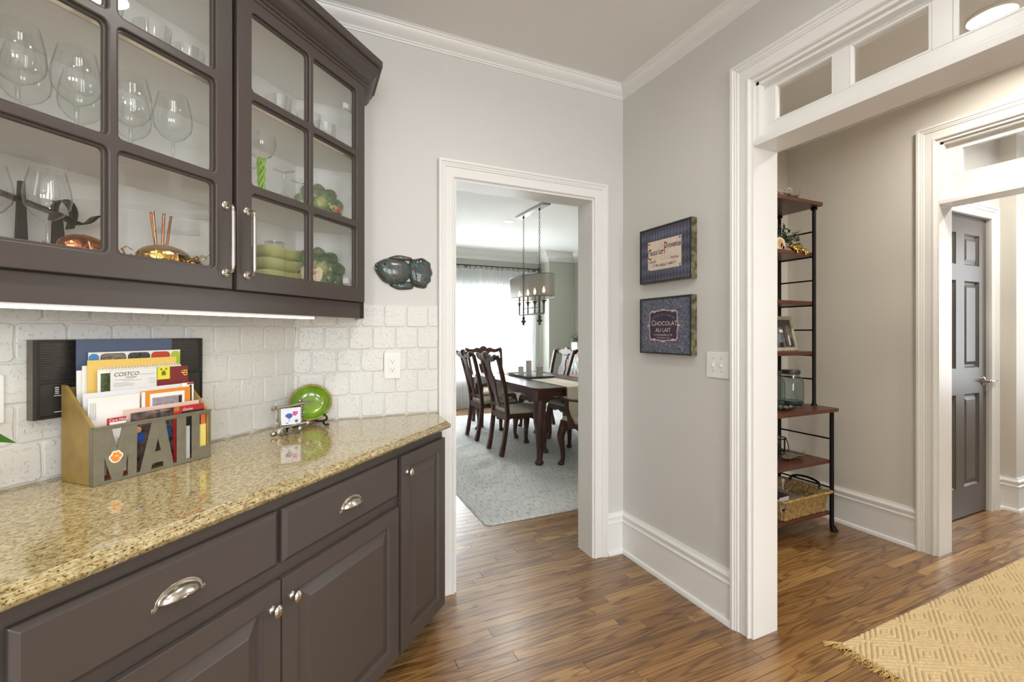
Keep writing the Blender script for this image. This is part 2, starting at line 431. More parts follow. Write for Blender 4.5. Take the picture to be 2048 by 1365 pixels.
def tile_mesh(w, h, seed):
    r = random.Random(seed); g = .0022; c = .008
    x0, x1, z0, z1 = g, w-g, g, h-g
    pts = [(x0+c, z0), (.5*(x0+x1), z0), (x1-c, z0), (x1, z0+c), (x1, .5*(z0+z1)), (x1, z1-c), (x1-c, z1), (.5*(x0+x1), z1), (x0+c, z1), (x0, z1-c), (x0, .5*(z0+z1)), (x0, z0+c)]
    c2 = min(c, (x1-x0)*.3)
    j = [(min(max(px+r.uniform(-.0016, .0016), .0006), w-.0006), min(max(pz+r.uniform(-.0018, .0018), .0006), h-.0006)) for px, pz in pts]
    cx, cz = w/2, h/2
    def ring(inset, y): return [(cx+(px-cx)*(1-inset/(w/2)), y, cz+(pz-cz)*(1-inset/(h/2))) for px, pz in j]
    b = MB(); n = 12
    b.v = ring(0, .0005)+ring(.0004, -.0078)+ring(.0026, -.0094-r.random()*.0009)
    for q in range(2):
        for k in range(n): b.f.append((q*n+k, q*n+(k+1) % n, (q+1)*n+(k+1) % n, (q+1)*n+k))
    b.f.append(tuple(range(2*n, 3*n)))
    me = bpy.data.meshes.new('tile'); me.from_pydata(b.v, [], b.f)
    me.polygons.foreach_set('use_smooth', [True]*len(me.polygons)); me.set_sharp_from_angle(angle=radians(22)); me.materials.append(MATS['tumbled_tile'])
    return me
TV = [tile_mesh(.104, .104, k) for k in range(10)]
def tile_rows(parent, x0, x1, z0, rows, phase):
    """running-bond tiles on the plane y = 0 of the parent, from x0 to x1 (full tiles share meshes)"""
    for r in range(rows):
        x = x1-(.104 if r % 2 == phase else .052)
        first = True; right = x1
        while right > x0+.004:
            left = max(x, x0); w = right-left
            me = random.choice(TV) if abs(w-.104) < .002 else tile_mesh(w, .104, random.randrange(9999))
            o = link(me, 'tile', parent, ORG[parent.name]); og = ORG[parent.name]
            o.location = (left-og[0], 0-og[1]+TILE_Y, z0+r*.104-og[2])
            right = left; x = left-.104
wl = MB().box(-2.6, 1.517, 0, .12, 0, CH).build('wall_left', 'wall_paint'); tag(wl, 'pale grey left wall with white tumbled tile backsplash above the counter', kind='structure')
wl.location = (*Lw(0, 0), 0); wl.rotation_euler = (0, 0, radians(45)); ORG[wl.name] = (0, 0, 0)
TILE_Y = 0.
MB().box(.12, 1.5165, -.0040, .0005, .9145, 1.437).build('grout_bed', 'grout', wl)
tile_rows(wl, .12, 1.5165, .917, 5, 0)

wb = MB().box(-.25, .678, 2.19, 2.33, 0, CH).box(1.525, 1.735, 2.19, 2.33, 0, CH).box(.678, 1.525, 2.19, 2.33, 2.085, CH)
wb = struct(wb, 'wall_back', 'wall_paint', 'pale grey wall with the cased doorway to the dining room')
TILE_Y = 2.19
MB().box(-.046, .5985, 2.1860, 2.1905, .9145, 1.437).build('grout_bed', 'grout', wb)
tile_rows(wb, -.046, .5985, .917, 5, 1)
b = MB().box(1.735, 1.88, 1.335, 2.33, 0, CH).box(1.735, 1.88, -.2, 1.335, 2.385, CH).box(1.735, 1.88, -3.6, -.2, 0, CH)
struct(b, 'wall_right', 'wall_paint', 'pale grey wall with two framed prints and the wide cased opening')
struct(MB().box(1.88, 4.65, 2.27, 2.33, 0, CH), 'wall_hall_end', 'hall_paint', 'beige end wall of the hall behind the tall shelf')
b = MB().box(3.36, 3.50, 1.375, 2.27, 0, CH).box(3.36, 3.50, .40, 1.375, 2.43, CH).box(3.36, 3.50, -3.6, .40, 0, CH)
struct(b, 'wall_hall_far', 'hall_paint', 'beige hall wall with the second cased opening')
b = MB().box(3.50, 3.785, 1.56, 1.68, 0, CH).box(4.56, 4.72, 1.56, 1.68, 0, CH).box(3.785, 4.56, 1.56, 1.68, 2.135, CH)
struct(b, 'wall_beyond', 'wall_paint', 'pale wall holding the grey panelled door')
struct(MB().box(4.72, 6.7, 1.47, 1.68, 0, CH), 'wall_beyond_corner', 'hall_paint', 'short beige wall with an outside corner right of the grey door')
b = MB().box(6.6, 6.7, -3.6, -.1, 0, CH).box(6.6, 6.7, 1.3, 1.47, 0, CH).box(6.6, 6.7, -.1, 1.3, 0, .7).box(6.6, 6.7, -.1, 1.3, 2.3, CH)
struct(b, 'wall_beyond_end', 'wall_paint', 'far wall of the back room with an opening added for light')
b = MB()
xs = [-3.02]+[v for x, w in ADDED_KWIN for v in (x, x+w)]+[6.7]
for i in range(0, len(xs), 2): b.box(xs[i], xs[i+1], -3.7, -3.6, 0, CH)
for x, w in ADDED_KWIN: b.box(x, x+w, -3.7, -3.6, 0, .8).box(x, x+w, -3.7, -3.6, 2.3, CH)
struct(b, 'wall_rear', 'wall_paint', 'kitchen rear wall with three windows added for light')
struct(MB().box(-3.02, -2.9, -3.6, -.5, 0, CH), 'wall_kitchen_side', 'wall_paint', 'kitchen side wall')
# dining room
struct(MB().box(.33, .45, 2.33, 7.2, 0, CH), 'wall_dining_left', 'dining_paint', 'grey green dining room wall, window side left')
struct(MB().box(4.53, 4.65, 2.33, 7.2, 0, CH), 'wall_dining_right', 'dining_paint', 'grey green dining room wall behind the sideboard')
WX0, WX1, WZ0, WZ1 = 1.32, 3.74, .55, 2.06
b = MB().box(.33, 1.09, 7.1, 7.6, 0, CH).box(3.98, 4.65, 7.1, 7.6, 0, CH)
b.box(1.09, WX0, 7.45, 7.6, 0, CH).box(WX1, 3.98, 7.45, 7.6, 0, CH).box(WX0, WX1, 7.45, 7.6, 0, WZ0).box(WX0, WX1, 7.45, 7.6, WZ1, CH)
struct(b, 'wall_dining_window', 'dining_paint', 'grey green dining wall with the recessed curtained window')

# ---------------------------------------------------------------- mouldings
CROWN = [(0, -.066), (.006, -.066), (.008, -.060), (.013, -.058), (.014, -.051), (.018, -.048), (.026, -.044), (.040, -.032), (.048, -.020), (.050, -.013), (.055, -.012), (.056, -.006), (.066, 0), (0, 0)]
BASE = [(0, 0), (.032, 0), (.032, .008), (.027, .020), (.018, .024), (.018, .178), (.0225, .181), (.0225, .187), (.016, .192), (.016, .207), (.021, .212), (.021, .220), (.010, .233), (.009, .240), (0, .240)]
CASING = [(0, 0), (0, .014), (.004, .018), (.011, .018), (.013, .014), (.048, .016), (.052, .021), (.058, .021), (.061, .024), (.068, .025), (.072, .030), (.0835, .030), (.0835, 0)]
def mould(name, path, prof, N, label, scale=1., m='trim_white'):
    return struct(MB().sweep(path, [(a*scale, c*scale) for a, c in prof], N), name, m, label, smooth=28)
Zv = (0, 0, 1)
mould('trim_1', [(1.735, -3.6, CH), (1.735, 2.19, CH), (-.045, 2.19, CH), (*Lw(-2.5, 0), CH)], CROWN, Zv, 'white crown moulding around the kitchen ceiling')
mould('trim_2', [(3.36, -3.6, CH), (3.36, 2.27, CH), (1.88, 2.27, CH), (1.88, -3.6, CH)], CROWN, Zv, 'white crown moulding around the hall ceiling')
mould('trim_3', [(4.53, 2.33, CH), (4.53, 7.1, CH), (3.98, 7.1, CH), (3.98, 7.45, CH), (1.09, 7.45, CH), (1.09, 7.1, CH), (.45, 7.1, CH), (.45, 2.33, CH)], CROWN, Zv, 'deep white crown moulding around the dining room', 2.6)
mould('baseboard_right', [(1.735, 1.418, 0), (1.735, 2.19, 0), (1.609, 2.19, 0)], BASE, Zv, 'tall white baseboard below the framed prints')
mould('baseboard_hall', [(3.36, 1.459, 0), (3.36, 2.27, 0), (1.88, 2.27, 0), (1.88, 1.42, 0)], BASE, Zv, 'tall white baseboard in the hall behind the shelf')
mould('baseboard_beyond', [(6.6, 1.47, 0), (4.72, 1.47, 0), (4.72, 1.56, 0), (4.644, 1.56, 0)], BASE, Zv, 'tall white baseboard at the corner beyond the second opening')
mould('baseboard_dining', [(4.53, 2.33, 0), (4.53, 7.1, 0), (3.98, 7.1, 0), (3.98, 7.45, 0), (1.09, 7.45, 0), (1.09, 7.1, 0), (.45, 7.1, 0), (.45, 2.33, 0)], BASE, Zv, 'white baseboard of the dining room')
mould('trim_4', [(.681, 2.19, 0), (.681, 2.19, 2.082), (1.522, 2.19, 2.082), (1.522, 2.19, 0)], CASING, (0, -1, 0), 'white moulded casing around the dining room doorway')
mould('trim_5', [(1.735, 1.332, 0), (1.735, 1.332, 2.385), (1.735, -.2, 2.385), (1.735, -.2, 0)], CASING, (-1, 0, 0), 'white moulded casing around the wide opening to the hall')
mould('trim_6', [(3.36, 1.375, 0), (3.36, 1.375, 2.43), (3.36, .40, 2.43), (3.36, .40, 0)], CASING, (-1, 0, 0), 'white moulded casing around the second opening in the hall')
mould('trim_7', [(3.785, 1.56, 0), (3.785, 1.56, 2.135), (4.56, 1.56, 2.135), (4.56, 1.56, 0)], CASING, (0, -1, 0), 'white moulded casing around the grey door')
# jamb linings
b = MB().box(.678, .692, 2.186, 2.334, 0, 2.085).box(1.511, 1.525, 2.186, 2.334, 0, 2.085).box(.692, 1.511, 2.186, 2.334, 2.071, 2.085)
struct(b, 'trim_8', 'trim_white', 'flat white jamb lining of the dining room doorway')
b = MB().box(1.731, 1.884, 1.320, 1.335, 0, 2.385).box(1.731, 1.884, -.2, -.185, 0, 2.385).box(1.731, 1.884, -.185, 1.320, 2.370, 2.385)
struct(b, 'trim_9', 'trim_white', 'flat white jamb lining of the wide opening')
b = MB().box(3.356, 3.504, 1.360, 1.375, 0, 2.43).box(3.356, 3.504, .40, .415, 0, 2.43).box(3.356, 3.504, .415, 1.360, 2.415, 2.43)
struct(b, 'trim_10', 'trim_white', 'flat white jamb lining of the second opening')
def transom(name, X0, X1, Y0, Y1, hb, z0, z1, ztop, panes, label):
    """window sash over an opening in a wall of constant x: hb header soffit, z0..z1 glass, ztop lining"""
    fr = MB().box(X0-.006, X1+.004, Y0, Y1, hb, hb+.022).box(X0+.004, X1-.004, Y0, Y1, hb+.022, hb+.036)
    xs0, xs1 = X0+.045, X0+.085
    fr.box(xs0, xs1, Y0, Y1, hb+.036, z0).box(xs0, xs1, Y0, Y1, z1, ztop)
    ys = sorted(v for p in panes for v in p); ed = [Y0]+ys+[Y1]
    for i in range(0, len(ed), 2): fr.box(xs0, xs1, ed[i], ed[i+1], z0, z1)
    # stepped stops and glazing beads
    t = .016
    fr.box(X0+.012, xs0, Y1-t, Y1, hb+.036, ztop).box(X0+.012, xs0, Y0, Y1, ztop-t, ztop).box(X0+.012, xs0, Y0, Y0+t, hb+.036, ztop)
    for a, c in panes:
        fr.sweep([(xs0+.004, c, z0), (xs0+.004, c, z1), (xs0+.004, a, z1), (xs0+.004, a, z0)], [(0, .004), (-.008, .004), (-.012, -.008), (0, -.008)], (-1, 0, 0), closed=True)
    o = struct(fr, name, 'trim_white', label, bevel=.002)
    for a, c in panes: MB().box(xs0+.020, xs0+.024, a, c, z0, z1).build('pane', 'pane_glass', o)
    return o
transom('window_1', 1.735, 1.88, -.185, 1.320, 2.095, 2.187, 2.342, 2.370, [(1.027-.2475*0-.287*k, 1.263-.287*k) for k in range(5)], 'white transom window with clear panes over the wide opening')
transom('window_2', 3.36, 3.50, .415, 1.360, 2.052, 2.212, 2.368, 2.415, [(.918, 1.286), (.49, .858)], 'white transom window over the second hall opening')
# grey six panel door
dr = MB()
X0, X1, DY = 3.79, 4.555, 1.575
cols = [(3.895, 4.115), (4.232, 4.452)]; rows = [(.215, .870), (1.055, 1.672), (1.785, 2.005)]
holes = [rect(a, c, e, d) for a, e in cols for c, d in rows]
dr.plate([rect(X0, .008, X1, 2.13)]+holes, DY, DY+.035)
door = struct(dr, 'door_1', 'door_paint', 'charcoal grey six panel door with a lever handle', bevel=.002)
for h in holes:
    (a, c), (e, _), (_, d) = h[0], h[1], h[2]
    pn = MB()
    def rg(i, y): return [(a+i, y, c+i), (e-i, y, c+i), (e-i, y, d-i), (a+i, y, d-i)]
    pn.v = rg(0, DY+.004)+rg(.012, DY+.016)+rg(.022, DY+.016)+rg(.045, DY+.005)
    for q in range(3):
        for k in range(4): pn.f.append((q*4+k, q*4+(k+1) % 4, q*4+4+(k+1) % 4, q*4+4+k))
    pn.f.append((12, 13, 14, 15)); pn.build('panel', 'door_paint', door)
hd = MB().lathe([(.032, 0), (.032, .006), (.026, .012), (.014, .016), (.011, .045), (.001, .047)], 20, (4.505, DY, .955), 'y')
hd.tube([(4.505, DY-.042, .955), (4.54, DY-.046, .957), (4.60, DY-.044, .955)], [.010, .009, .007], 10)
tag(hd.build('handle', 'chrome', door, smooth=40), 'polished chrome lever handle')
struct(MB().box(3.79, 4.555, 1.61, 1.66, 0, .0075), 'trim_11', 'shelf_wood', 'dark threshold under the grey door')
# dining window
wf = MB()
for x0, x1 in ((WX0, WX0+.06), (WX1-.06, WX1), (2.48, 2.58)): wf.box(x0, x1, 7.50, 7.56, WZ0, WZ1)
for z0, z1 in ((WZ0, WZ0+.06), (WZ1-.06, WZ1), (1.28, 1.33)): wf.box(WX0, WX1, 7.50, 7.56, z0, z1)
dw = struct(wf, 'window_3', 'trim_white', 'double sash dining room window behind the sheer curtains')
for x0, x1 in ((WX0+.06, 2.48), (2.58, WX1-.06)):
    for z0, z1 in ((WZ0+.06, 1.28), (1.33, WZ1-.06)): MB().box(x0, x1, 7.53, 7.534, z0, z1).build('pane', 'clear_glass', dw)
for i, (x, w) in enumerate(ADDED_KWIN):  # added sashes in front of the kitchen fill lamps, never in view
    f = MB()
    for a, c in ((x, x+.05), (x+w-.05, x+w), (x+w/2-.02, x+w/2+.02)): f.box(a, c, -3.67, -3.63, .8, 2.3)
    for a, c in ((.8, .85), (2.25, 2.3), (1.53, 1.57)): f.box(x, x+w, -3.67, -3.63, a, c)
    struct(f, 'window_%d' % (4+i), 'trim_white', 'white double sash window added in the unseen rear wall to light the kitchen')
# wall plates of the setting are things of their own, further down
def can(x, y, label, power, c=(1, .975, .935), r=.075, group=None):
    t = thing('recessed_light', label, 'light', (x, y, CH), group=group)
    MB().lathe([(r+.018, 0), (r+.018, -.004), (r+.010, -.007), (r, -.007), (r, 0)], 32, (x, y, CH)).build('trim_ring', 'white_plastic', t, smooth=40)
    MB().lathe([(0.0001, -.0035), (r, -.0035), (r, 0), (0.0001, 0)], 32, (x, y, CH)).build('lens', mat('lens_glow', (255, 250, 240), .5, emit=((255, 244, 225), 6.)), t)
    l = bpy.data.lights.new('recessed_lamp', 'AREA'); l.shape = 'DISK'; l.size = 2*r; l.energy = power; l.color = c; l.spread = radians(165)
    o = bpy.data.objects.new('recessed_lamp', l); C.objects.link(o); o.parent = t; o.location = (0, 0, -.010)
    return t
for x, y, pw in ((.74, .98, 8.5), (-.35, .15, 11), (.85, -1.3, 15), (-1.5, -1.2, 14), (-.4, -2.4, 14)):
    can(x, y, 'round recessed light in the kitchen ceiling', pw, group='recessed lights of the kitchen ceiling')
can(2.86, .96, 'round recessed light in the hall ceiling seen through the transom', 17, (1, .95, .86))
can(2.6, -1.2, 'round recessed light further down the hall ceiling', 27, (1, .95, .86))
can(2.42, 5.38, 'round recessed light in the dining room ceiling beside the chandelier', 18, (1, .95, .88), .06)
can(4.35, .75, 'added round ceiling light brightening the back room', 30, (1, .96, .9))  # added lamp, placed to brighten the wall above the grey door

# ================================================================ kitchen cabinets (frame L: x = along the left wall, y = -(distance from it))
def toL(x, y): return ((x+y)/R2, -((x-y)+2.235)/R2)
def raised_panel(parent, x0, x1, z0, z1, y, m='cabinet_paint'):
    pn = MB()
    def rg(i, d): return [(x0+i, y+d, z0+i), (x1-i, y+d, z0+i), (x1-i, y+d, z1-i), (x0+i, y+d, z1-i)]
    lv = [(0, .004), (.004, .0105), (.010, .0105), (.014, .0095), (.040, .0015), (.043, 0)]
    for i, d in lv: pn.v += rg(i, d)
    for q in range(len(lv)-1):
        for k in range(4): pn.f.append((q*4+k, q*4+(k+1) % 4, q*4+4+(k+1) % 4, q*4+4+k))
    e = 4*(len(lv)-1); pn.f.append((e, e+1, e+2, e+3))
    return pn.build('panel', m, parent)
def knob(parent, x, y, z):
    b = MB().lathe([(.0105, 0), (.0105, .003), (.008, .005), (.0055, .009), (.0052, .016), (.008, .019)], 18, (x, y, z), 'y')
    b.lathe([(.0001, .030), (.006, .0295), (.011, .027), (.0135, .0235), (.012, .020), (.006, .0185), (.0001, .018)], 20, (x, y, z), 'y', sx=.95, sy=1.25)
    return b.build('knob', 'nickel', parent, smooth=50)
def cup_pull(parent, x, y, z):
    b = MB(); a, h, d = .043, .026, .024; n, m = 20, 8; v = []; f = []
    for j in range(m+1):
        t = pi/2*j/m
        for k in range(n+1):
            u = pi*k/n; v.append((x+a*cos(u)*(cos(t)**.75), y-d*sin(t), z-.012+h*sin(u)*cos(t)+.004*sin(t)))
    for j in range(m):
        for k in range(n): f.append((j*(n+1)+k, j*(n+1)+k+1, (j+1)*(n+1)+k+1, (j+1)*(n+1)+k))
    b.add(v, f)
    o = b.build('cup_pull', 'nickel', parent, smooth=70, fixn=False)
    s = o.modifiers.new('thick', 'SOLIDIFY'); s.thickness = .0012
    ol = [(x+(a+.005)*cos(pi*k/20), z-.010+(h+.005)*sin(pi*k/20)) for k in range(21)]
    inn = [(x+(a-.001)*cos(pi*k/20), z-.012+(h-.002)*sin(pi*k/20)) for k in range(20, -1, -1)]
    tabL = [(x-a-.004, z-.019), (x-a-.011, z-.017), (x-a-.011, z-.010)]
    fl = MB().plate([[(x+a+.011, z-.010)]+ol+[(x-a-.011, z-.010), (x-a-.012, z-.018), (x-a-.004, z-.020), (x-a+.002, z-.014)]+inn[1:-1]+[(x+a-.002, z-.014), (x+a+.004, z-.020), (x+a+.012, z-.018)]], y-.003, y, .0008)
    for q in (-1, 1): fl.lathe([(.0035, 0), (.003, .0018), (.0001, .0024)], 10, (x+q*(a+.0065), y-.003, z-.0145), 'y')
    fl.build('flange', 'nickel', o, smooth=40)
    return o
def cab_door(parent, x0, x1, z0, z1, yf, st=.052, kx=None, kz=None):
    d = MB().plate([rect(x0, z0, x1, z1), rect(x0+st, z0+st, x1-st, z1-st)], yf, yf+.019, .0025)
    d.box(x0+st-.004, x1-st+.004, yf+.0115, yf+.018, z0+st-.004, z1-st+.004)
    o = d.build('door', 'cabinet_paint', parent, smooth=30)
    raised_panel(o, x0+st, x1-st, z0+st, z1-st, yf)
    if kx: knob(o, kx, yf, kz)
    return o
def drawer(parent, x0, x1, z0, z1, yf):
    v = MB()
    def rg(i, d): return [(x0+i, yf+d, z0+i), (x1-i, yf+d, z0+i), (x1-i, yf+d, z1-i), (x0+i, yf+d, z1-i)]
    v.v = rg(0, .019)+rg(0, .008)+rg(.012, 0)
    for q in range(2):
        for k in range(4): v.f.append((q*4+k, q*4+(k+1) % 4, q*4+4+(k+1) % 4, q*4+4+k))
    v.f += [(8, 9, 10, 11), (3, 2, 1, 0)]
    o = v.build('drawer', 'cabinet_paint', parent, bevel=.0015)
    cup_pull(o, (x0+x1)/2, yf, (z0+z1)/2)
    return o
YF = -.605                                      # front of the base doors
def base_unit(s0, s1, mid, label):
    t = thing('base_cabinet', label, 'cabinet', ((s0+s1)/2, -.30, 0), 'L')
    c = MB().box(s0, s1, -.52, -.012, 0, .10).box(s0, s1, -.585, -.012, .10, .878)
    c.build('carcass', 'cabinet_paint', t)
    for a, e in ((s0+.009, mid-.007), (mid+.007, s1-.009)):
        drawer(t, a, e, .698, .842, YF)
    cab_door(t, s0+.009, mid-.002, .105, .660, YF, kx=mid-.002-.028, kz=.660-.062)
    cab_door(t, mid+.003, s1-.009, .105, .660, YF, kx=mid+.003+.030, kz=.660-.058)
    return t
base_unit(.378, 1.432, .898, 'charcoal base cabinet with two drawers over two doors, below the mail organizer')
base_unit(-.70, .376, -.158, 'charcoal base cabinet with two drawers over two doors, away from the doorway')
# narrow unit with its angled end against the doorway
t = thing('narrow_base_cabinet', 'narrow charcoal base cabinet with one tall door beside the doorway', 'cabinet', (1.60, -.35, 0), 'L')
A = toL(.566, 2.186)
poly = [(1.434, -.585), (1.781, -.585), A, (1.434, -.11)]
c = MB().prism(poly, .10, .878).prism([(1.434, -.52), (1.72, -.52), (A[0]-.03, A[1]), (1.434, -.11)], 0, .10)
c.build('carcass', 'cabinet_paint', t)
cab_door(t, 1.443, 1.774, .105, .842, YF, kx=1.475, kz=.775)
# ---------------------------------------------------------------- granite counter
ct = MB()
P0, P1, P2, P3 = (-.72, -.002), (1.512, -.002), toL(.585, 2.188), toL(.598, 1.952)
prof = [(0, 0), (0, .0), (.006, -.002), (.010, -.006), (.010, -.009), (.016, -.010), (.0215, -.014), (.024, -.020), (.0215, -.028), (.016, -.033), (.008, -.036), (0, -.036)]
cor = (1.783, -.601)
path = [(-.72, -.601, .914), (cor[0], cor[1], .914), (P2[0]-.004, P2[1], .914)]
ct.prism([P0, P1, P2, (cor[0], cor[1]), (-.72, -.601)], .878, .914)
ct.sweep(path, [(-a, c) for a, c in prof], Zv)
one(ct, 'countertop', 'granite', 'polished speckled tan granite countertop with a rounded edge', 'countertop', (.6, -.3, .878), 'L', smooth=35)
# ---------------------------------------------------------------- glazed wall cabinet
UB, UT = 1.366, 2.345
cab = thing('wall_cabinet', 'charcoal wall cabinet with two glazed doors full of glassware', 'cabinet', (.95, -.17, UB), 'L')
XS = .226                                       # its right end runs straight back to the doorway wall
Bk = toL(XS, 2.178); Fk = toL(XS, 1.978); s_l = .345
def shelf_poly(front, inset=.0):
    return [(s_l+inset, -front), (sx_at(front, XS-inset), -front), toL(XS-inset, 2.178), (1.50, -.012), (s_l+inset, -.012)]
def sx_at(front, x):                            # s where the line of constant world x meets distance n = front
    return (2*x+2.235)/R2-front
body = MB().prism(shelf_poly(.33), 1.428, 1.445)                 # floor
body.prism(shelf_poly(.33), UT-.02, UT)
xe = sx_at(.33, XS)
body.box(s_l, s_l+.018, -.33, -.012, UB, UT)
sp = [(sx_at(.33, XS), -.33), toL(XS, 2.178), toL(XS-.018, 2.178), (sx_at(.33, XS-.018), -.33)]
body.prism(sp, UB, UT)
body.box(s_l, xe, -.33, -.312, UB, 1.445)                        # rail below the doors
body.box(s_l, xe, -.33, -.312, 2.30, UT)
body.box(.948, .980, -.33, -.312, 1.445, 2.30)                   # middle stile
body.box(s_l, s_l+.03, -.33, -.312, 1.445, 2.30); body.box(xe-.03, xe, -.33, -.312, 1.445, 2.30)
body.build('body', 'cabinet_paint', cab)
ins = MB()
ins.box(s_l+.018, 1.512, -.018, -.012, 1.445, UT-.02)            # white back panel on the left wall
q0, q1 = toL(-.040, 2.180), toL(XS-.018, 2.180)
q2, q3 = toL(XS-.018, 2.174), toL(-.040, 2.174)
ins.prism([q0, q1, q2, q3], 1.445, UT-.02)
ins.prism([(sx_at(.312, XS-.018), -.312), toL(XS-.018, 2.178), toL(XS-.022, 2.178), (sx_at(.312, XS-.022), -.312)], 1.445, UT-.02)
ins.box(s_l+.018, s_l+.022, -.312, -.018, 1.445, UT-.02)
ins.prism(shelf_poly(.311, .019), 1.445, 1.472)
ins.prism(shelf_poly(.311, .019), UT-.024, UT-.02)
ins.build('lining', 'cabinet_inside', cab)
SH1, SH2, SH0 = 1.766, 2.050, 1.472                              # tops of the two shelves and of the cabinet floor
for z in (SH1, SH2):
    sh = MB().prism(shelf_poly(.285, .023), z-.019, z).build('shelf', 'cabinet_inside', cab)
    e = MB().box(s_l+.023, sx_at(.285, XS-.023)-.002, -.2875, -.285, z-.018, z-.001); e.build('edge_band', 'shelf_edge', sh)
for z in (1.505, 2.215):
    h = MB().box(1.478, 1.545, -.311, -.300, z, z+.022).box(1.49, 1.50, -.312, -.311, z+.006, z+.016).box(1.515, 1.525, -.312, -.311, z+.006, z+.016)
    h.build('hinge', 'white_plastic', cab)
def glazed_door(x0, x1, handle_x):
    z0, z1 = 1.432, 2.345; st = .050; mt = .018; rb, rt = .055, .055
    cw = ((x1-x0)-2*st-mt)/2
    colsx = [(x0+st, x0+st+cw), (x1-st-cw, x1-st)]
    zr = [(z0+rb, 1.733), (1.756, 2.022), (2.045, z1-rt)]
    op = [rrect(a, c, e, d, .014, 4) for a, e in colsx for c, d in zr]
    yf = -.352
    m = MB().plate([rect(x0, z0, x1, z1)]+op, yf, yf+.010, .0032)
    sm = [rrect(a+.006, c+.006, e-.006, d-.006, .010, 4) for a, e in colsx for c, d in zr]
    m.plate([rect(x0+.003, z0+.003, x1-.003, z1-.003)]+sm, yf+.009, yf+.021, .0015)
    o = m.build('door', 'cabinet_paint', cab, smooth=35)
    for a, e in colsx:
        for c, d in zr: MB().box(a+.003, e-.003, yf+.0135, yf+.0165, c+.003, d-.003).build('pane', 'pane_glass', o)
    h = MB(); hx = handle_x; y = yf
    for z in (1.478, 1.672): h.lathe([(.0125, 0), (.0125, .003), (.010, .005), (.006, .006)], 20, (hx, y, z), 'y')
    pt = [(hx, y, 1.672), (hx, y-.020, 1.672), (hx, y-.028, 1.669), (hx, y-.031, 1.660), (hx, y-.031, 1.645)]
    h.tube(pt, .0042, 10, up=(1, 0, 0)); h.tube([(hx, p[1], 3.150-p[2]) for p in pt], .0042, 10, up=(1, 0, 0))
    h.tube([(hx, y-.031, 1.653), (hx, y-.031, 1.497)], .0058, 14, up=(1, 0, 0))
    h.build('handle', 'nickel', o, smooth=40)
glazed_door(.362, .957, .934)
glazed_door(.971, 1.549, 1.003)
UCR = [(0, 0), (.004, 0), (.004, .012), (.010, .013), (.010, .024), (.016, .026), (.016, .034), (.022, .037), (.034, .044), (.044, .058), (.050, .075), (.056, .078), (.056, .092), (.066, .093), (.070, .100), (.070, .122), (0, .122)]
cr = MB(); fx = sx_at(.352, XS)
cr.sweep([(s_l, -.345, UT-.03), (sx_at(.345, XS), -.345, UT-.03), (*toL(XS, 2.186), UT-.03)], [(-a, c) for a, c in UCR], Zv)
cr.build('crown', 'cabinet_paint', cab, smooth=25)
# light bar under the cabinet
lb = thing('under_cabinet_light', 'slim glowing light bar under the wall cabinet', 'light', (.8, -.30, UB), 'L')
MB().box(.36, 1.300, -.326, -.290, 1.357, 1.368).build('housing', 'white_plastic', lb)
MB().box(.362, 1.298, -.3275, -.292, 1.3555, 1.3585).build('diffuser', mat('led_glow', (255, 253, 246), .4, emit=((255, 250, 236), 4.)), lb)
l = bpy.data.lights.new('led_lamp', 'AREA'); l.shape = 'RECTANGLE'; l.size = .92; l.size_y = .03; l.energy = .7; l.color = (1, .97, .90)
o = bpy.data.objects.new('led_lamp', l); C.objects.link(o); o.parent = lb; o.location = (.83-.8, -.29+.30, 1.352-UB)
# cream cover strip at the corner
one(MB().prism([(1.302, -.326), (1.54, -.326), toL(.20, 2.17), (1.46, -.02), (1.302, -.02)], 1.4155, 1.4275), 'cabinet_bottom', 'shelf_edge', 'cream panel closing the underside of the wall cabinet corner', 'panel', (1.4, -.2, 1.4155), 'L')

# ================================================================ on the counter
# ---- mail organizer
mat('organizer_wood', (158, 130, 68), .5, var=(22, .25)); mat('organizer_metal', (150, 145, 128), .46, .8, var=(40, .12))
mo = thing('mail_organizer', 'wood and metal mail organizer with the word MAIL cut into its front', 'organizer', (.855, -.12, .9145), 'L')
sd = [(-.052, .915), (-.052, 1.168), (-.068, 1.166), (-.187, 1.060), (-.187, .915)]
for x0 in (.703, 1.000):
    v = [(x, y, z) for x in (x0, x0+.008) for y, z in sd]
    MB().add(v, [(0, 1, 2, 3, 4), (9, 8, 7, 6, 5)]+[(i, (i+1) % 5, (i+1) % 5+5, i+5) for i in range(5)]).build('side', 'organizer_wood', mo, bevel=.001)
MB().box(.711, 1.000, -.060, -.052, .915, 1.160).box(.711, 1.000, -.187, -.060, .915, .921).build('back_and_floor', 'organizer_wood', mo)
holes = [[(.743, 1.053), (.754, 1.000), (.766, 1.053)], [(.726, .982), (.726, .9225), (.742, .9225)], [(.766, .9225), (.780, .980), (.779, .9225)],
         [(.802, 1.053), (.800, .923), (.808, .923), (.838, 1.053)], [(.854, 1.006), (.846, .969), (.862, .970)], [(.839, .938), (.836, .922), (.868, .922), (.868, .937)],
         [(.873, 1.053), (.896, .923), (.905, .923), (.905, 1.053)], [(.932, 1.053), (.949, 1.053), (.949, .925), (.932, .925)], [(.973, 1.053), (1.003, 1.053), (1.003, .953), (.973, .953)]]
MB().plate([rect(.7025, .915, 1.0085, 1.064)]+holes, -.1905, -.1885).build('front', 'organizer_metal', mo)
MB().box(.7025, .7040, -.190, -.172, .915, 1.064).box(.7025, 1.0085, -.194, -.187, 1.060, 1.064).box(.7025, 1.0085, -.192, -.1885, .915, .919).build('edging', 'organizer_metal', mo)
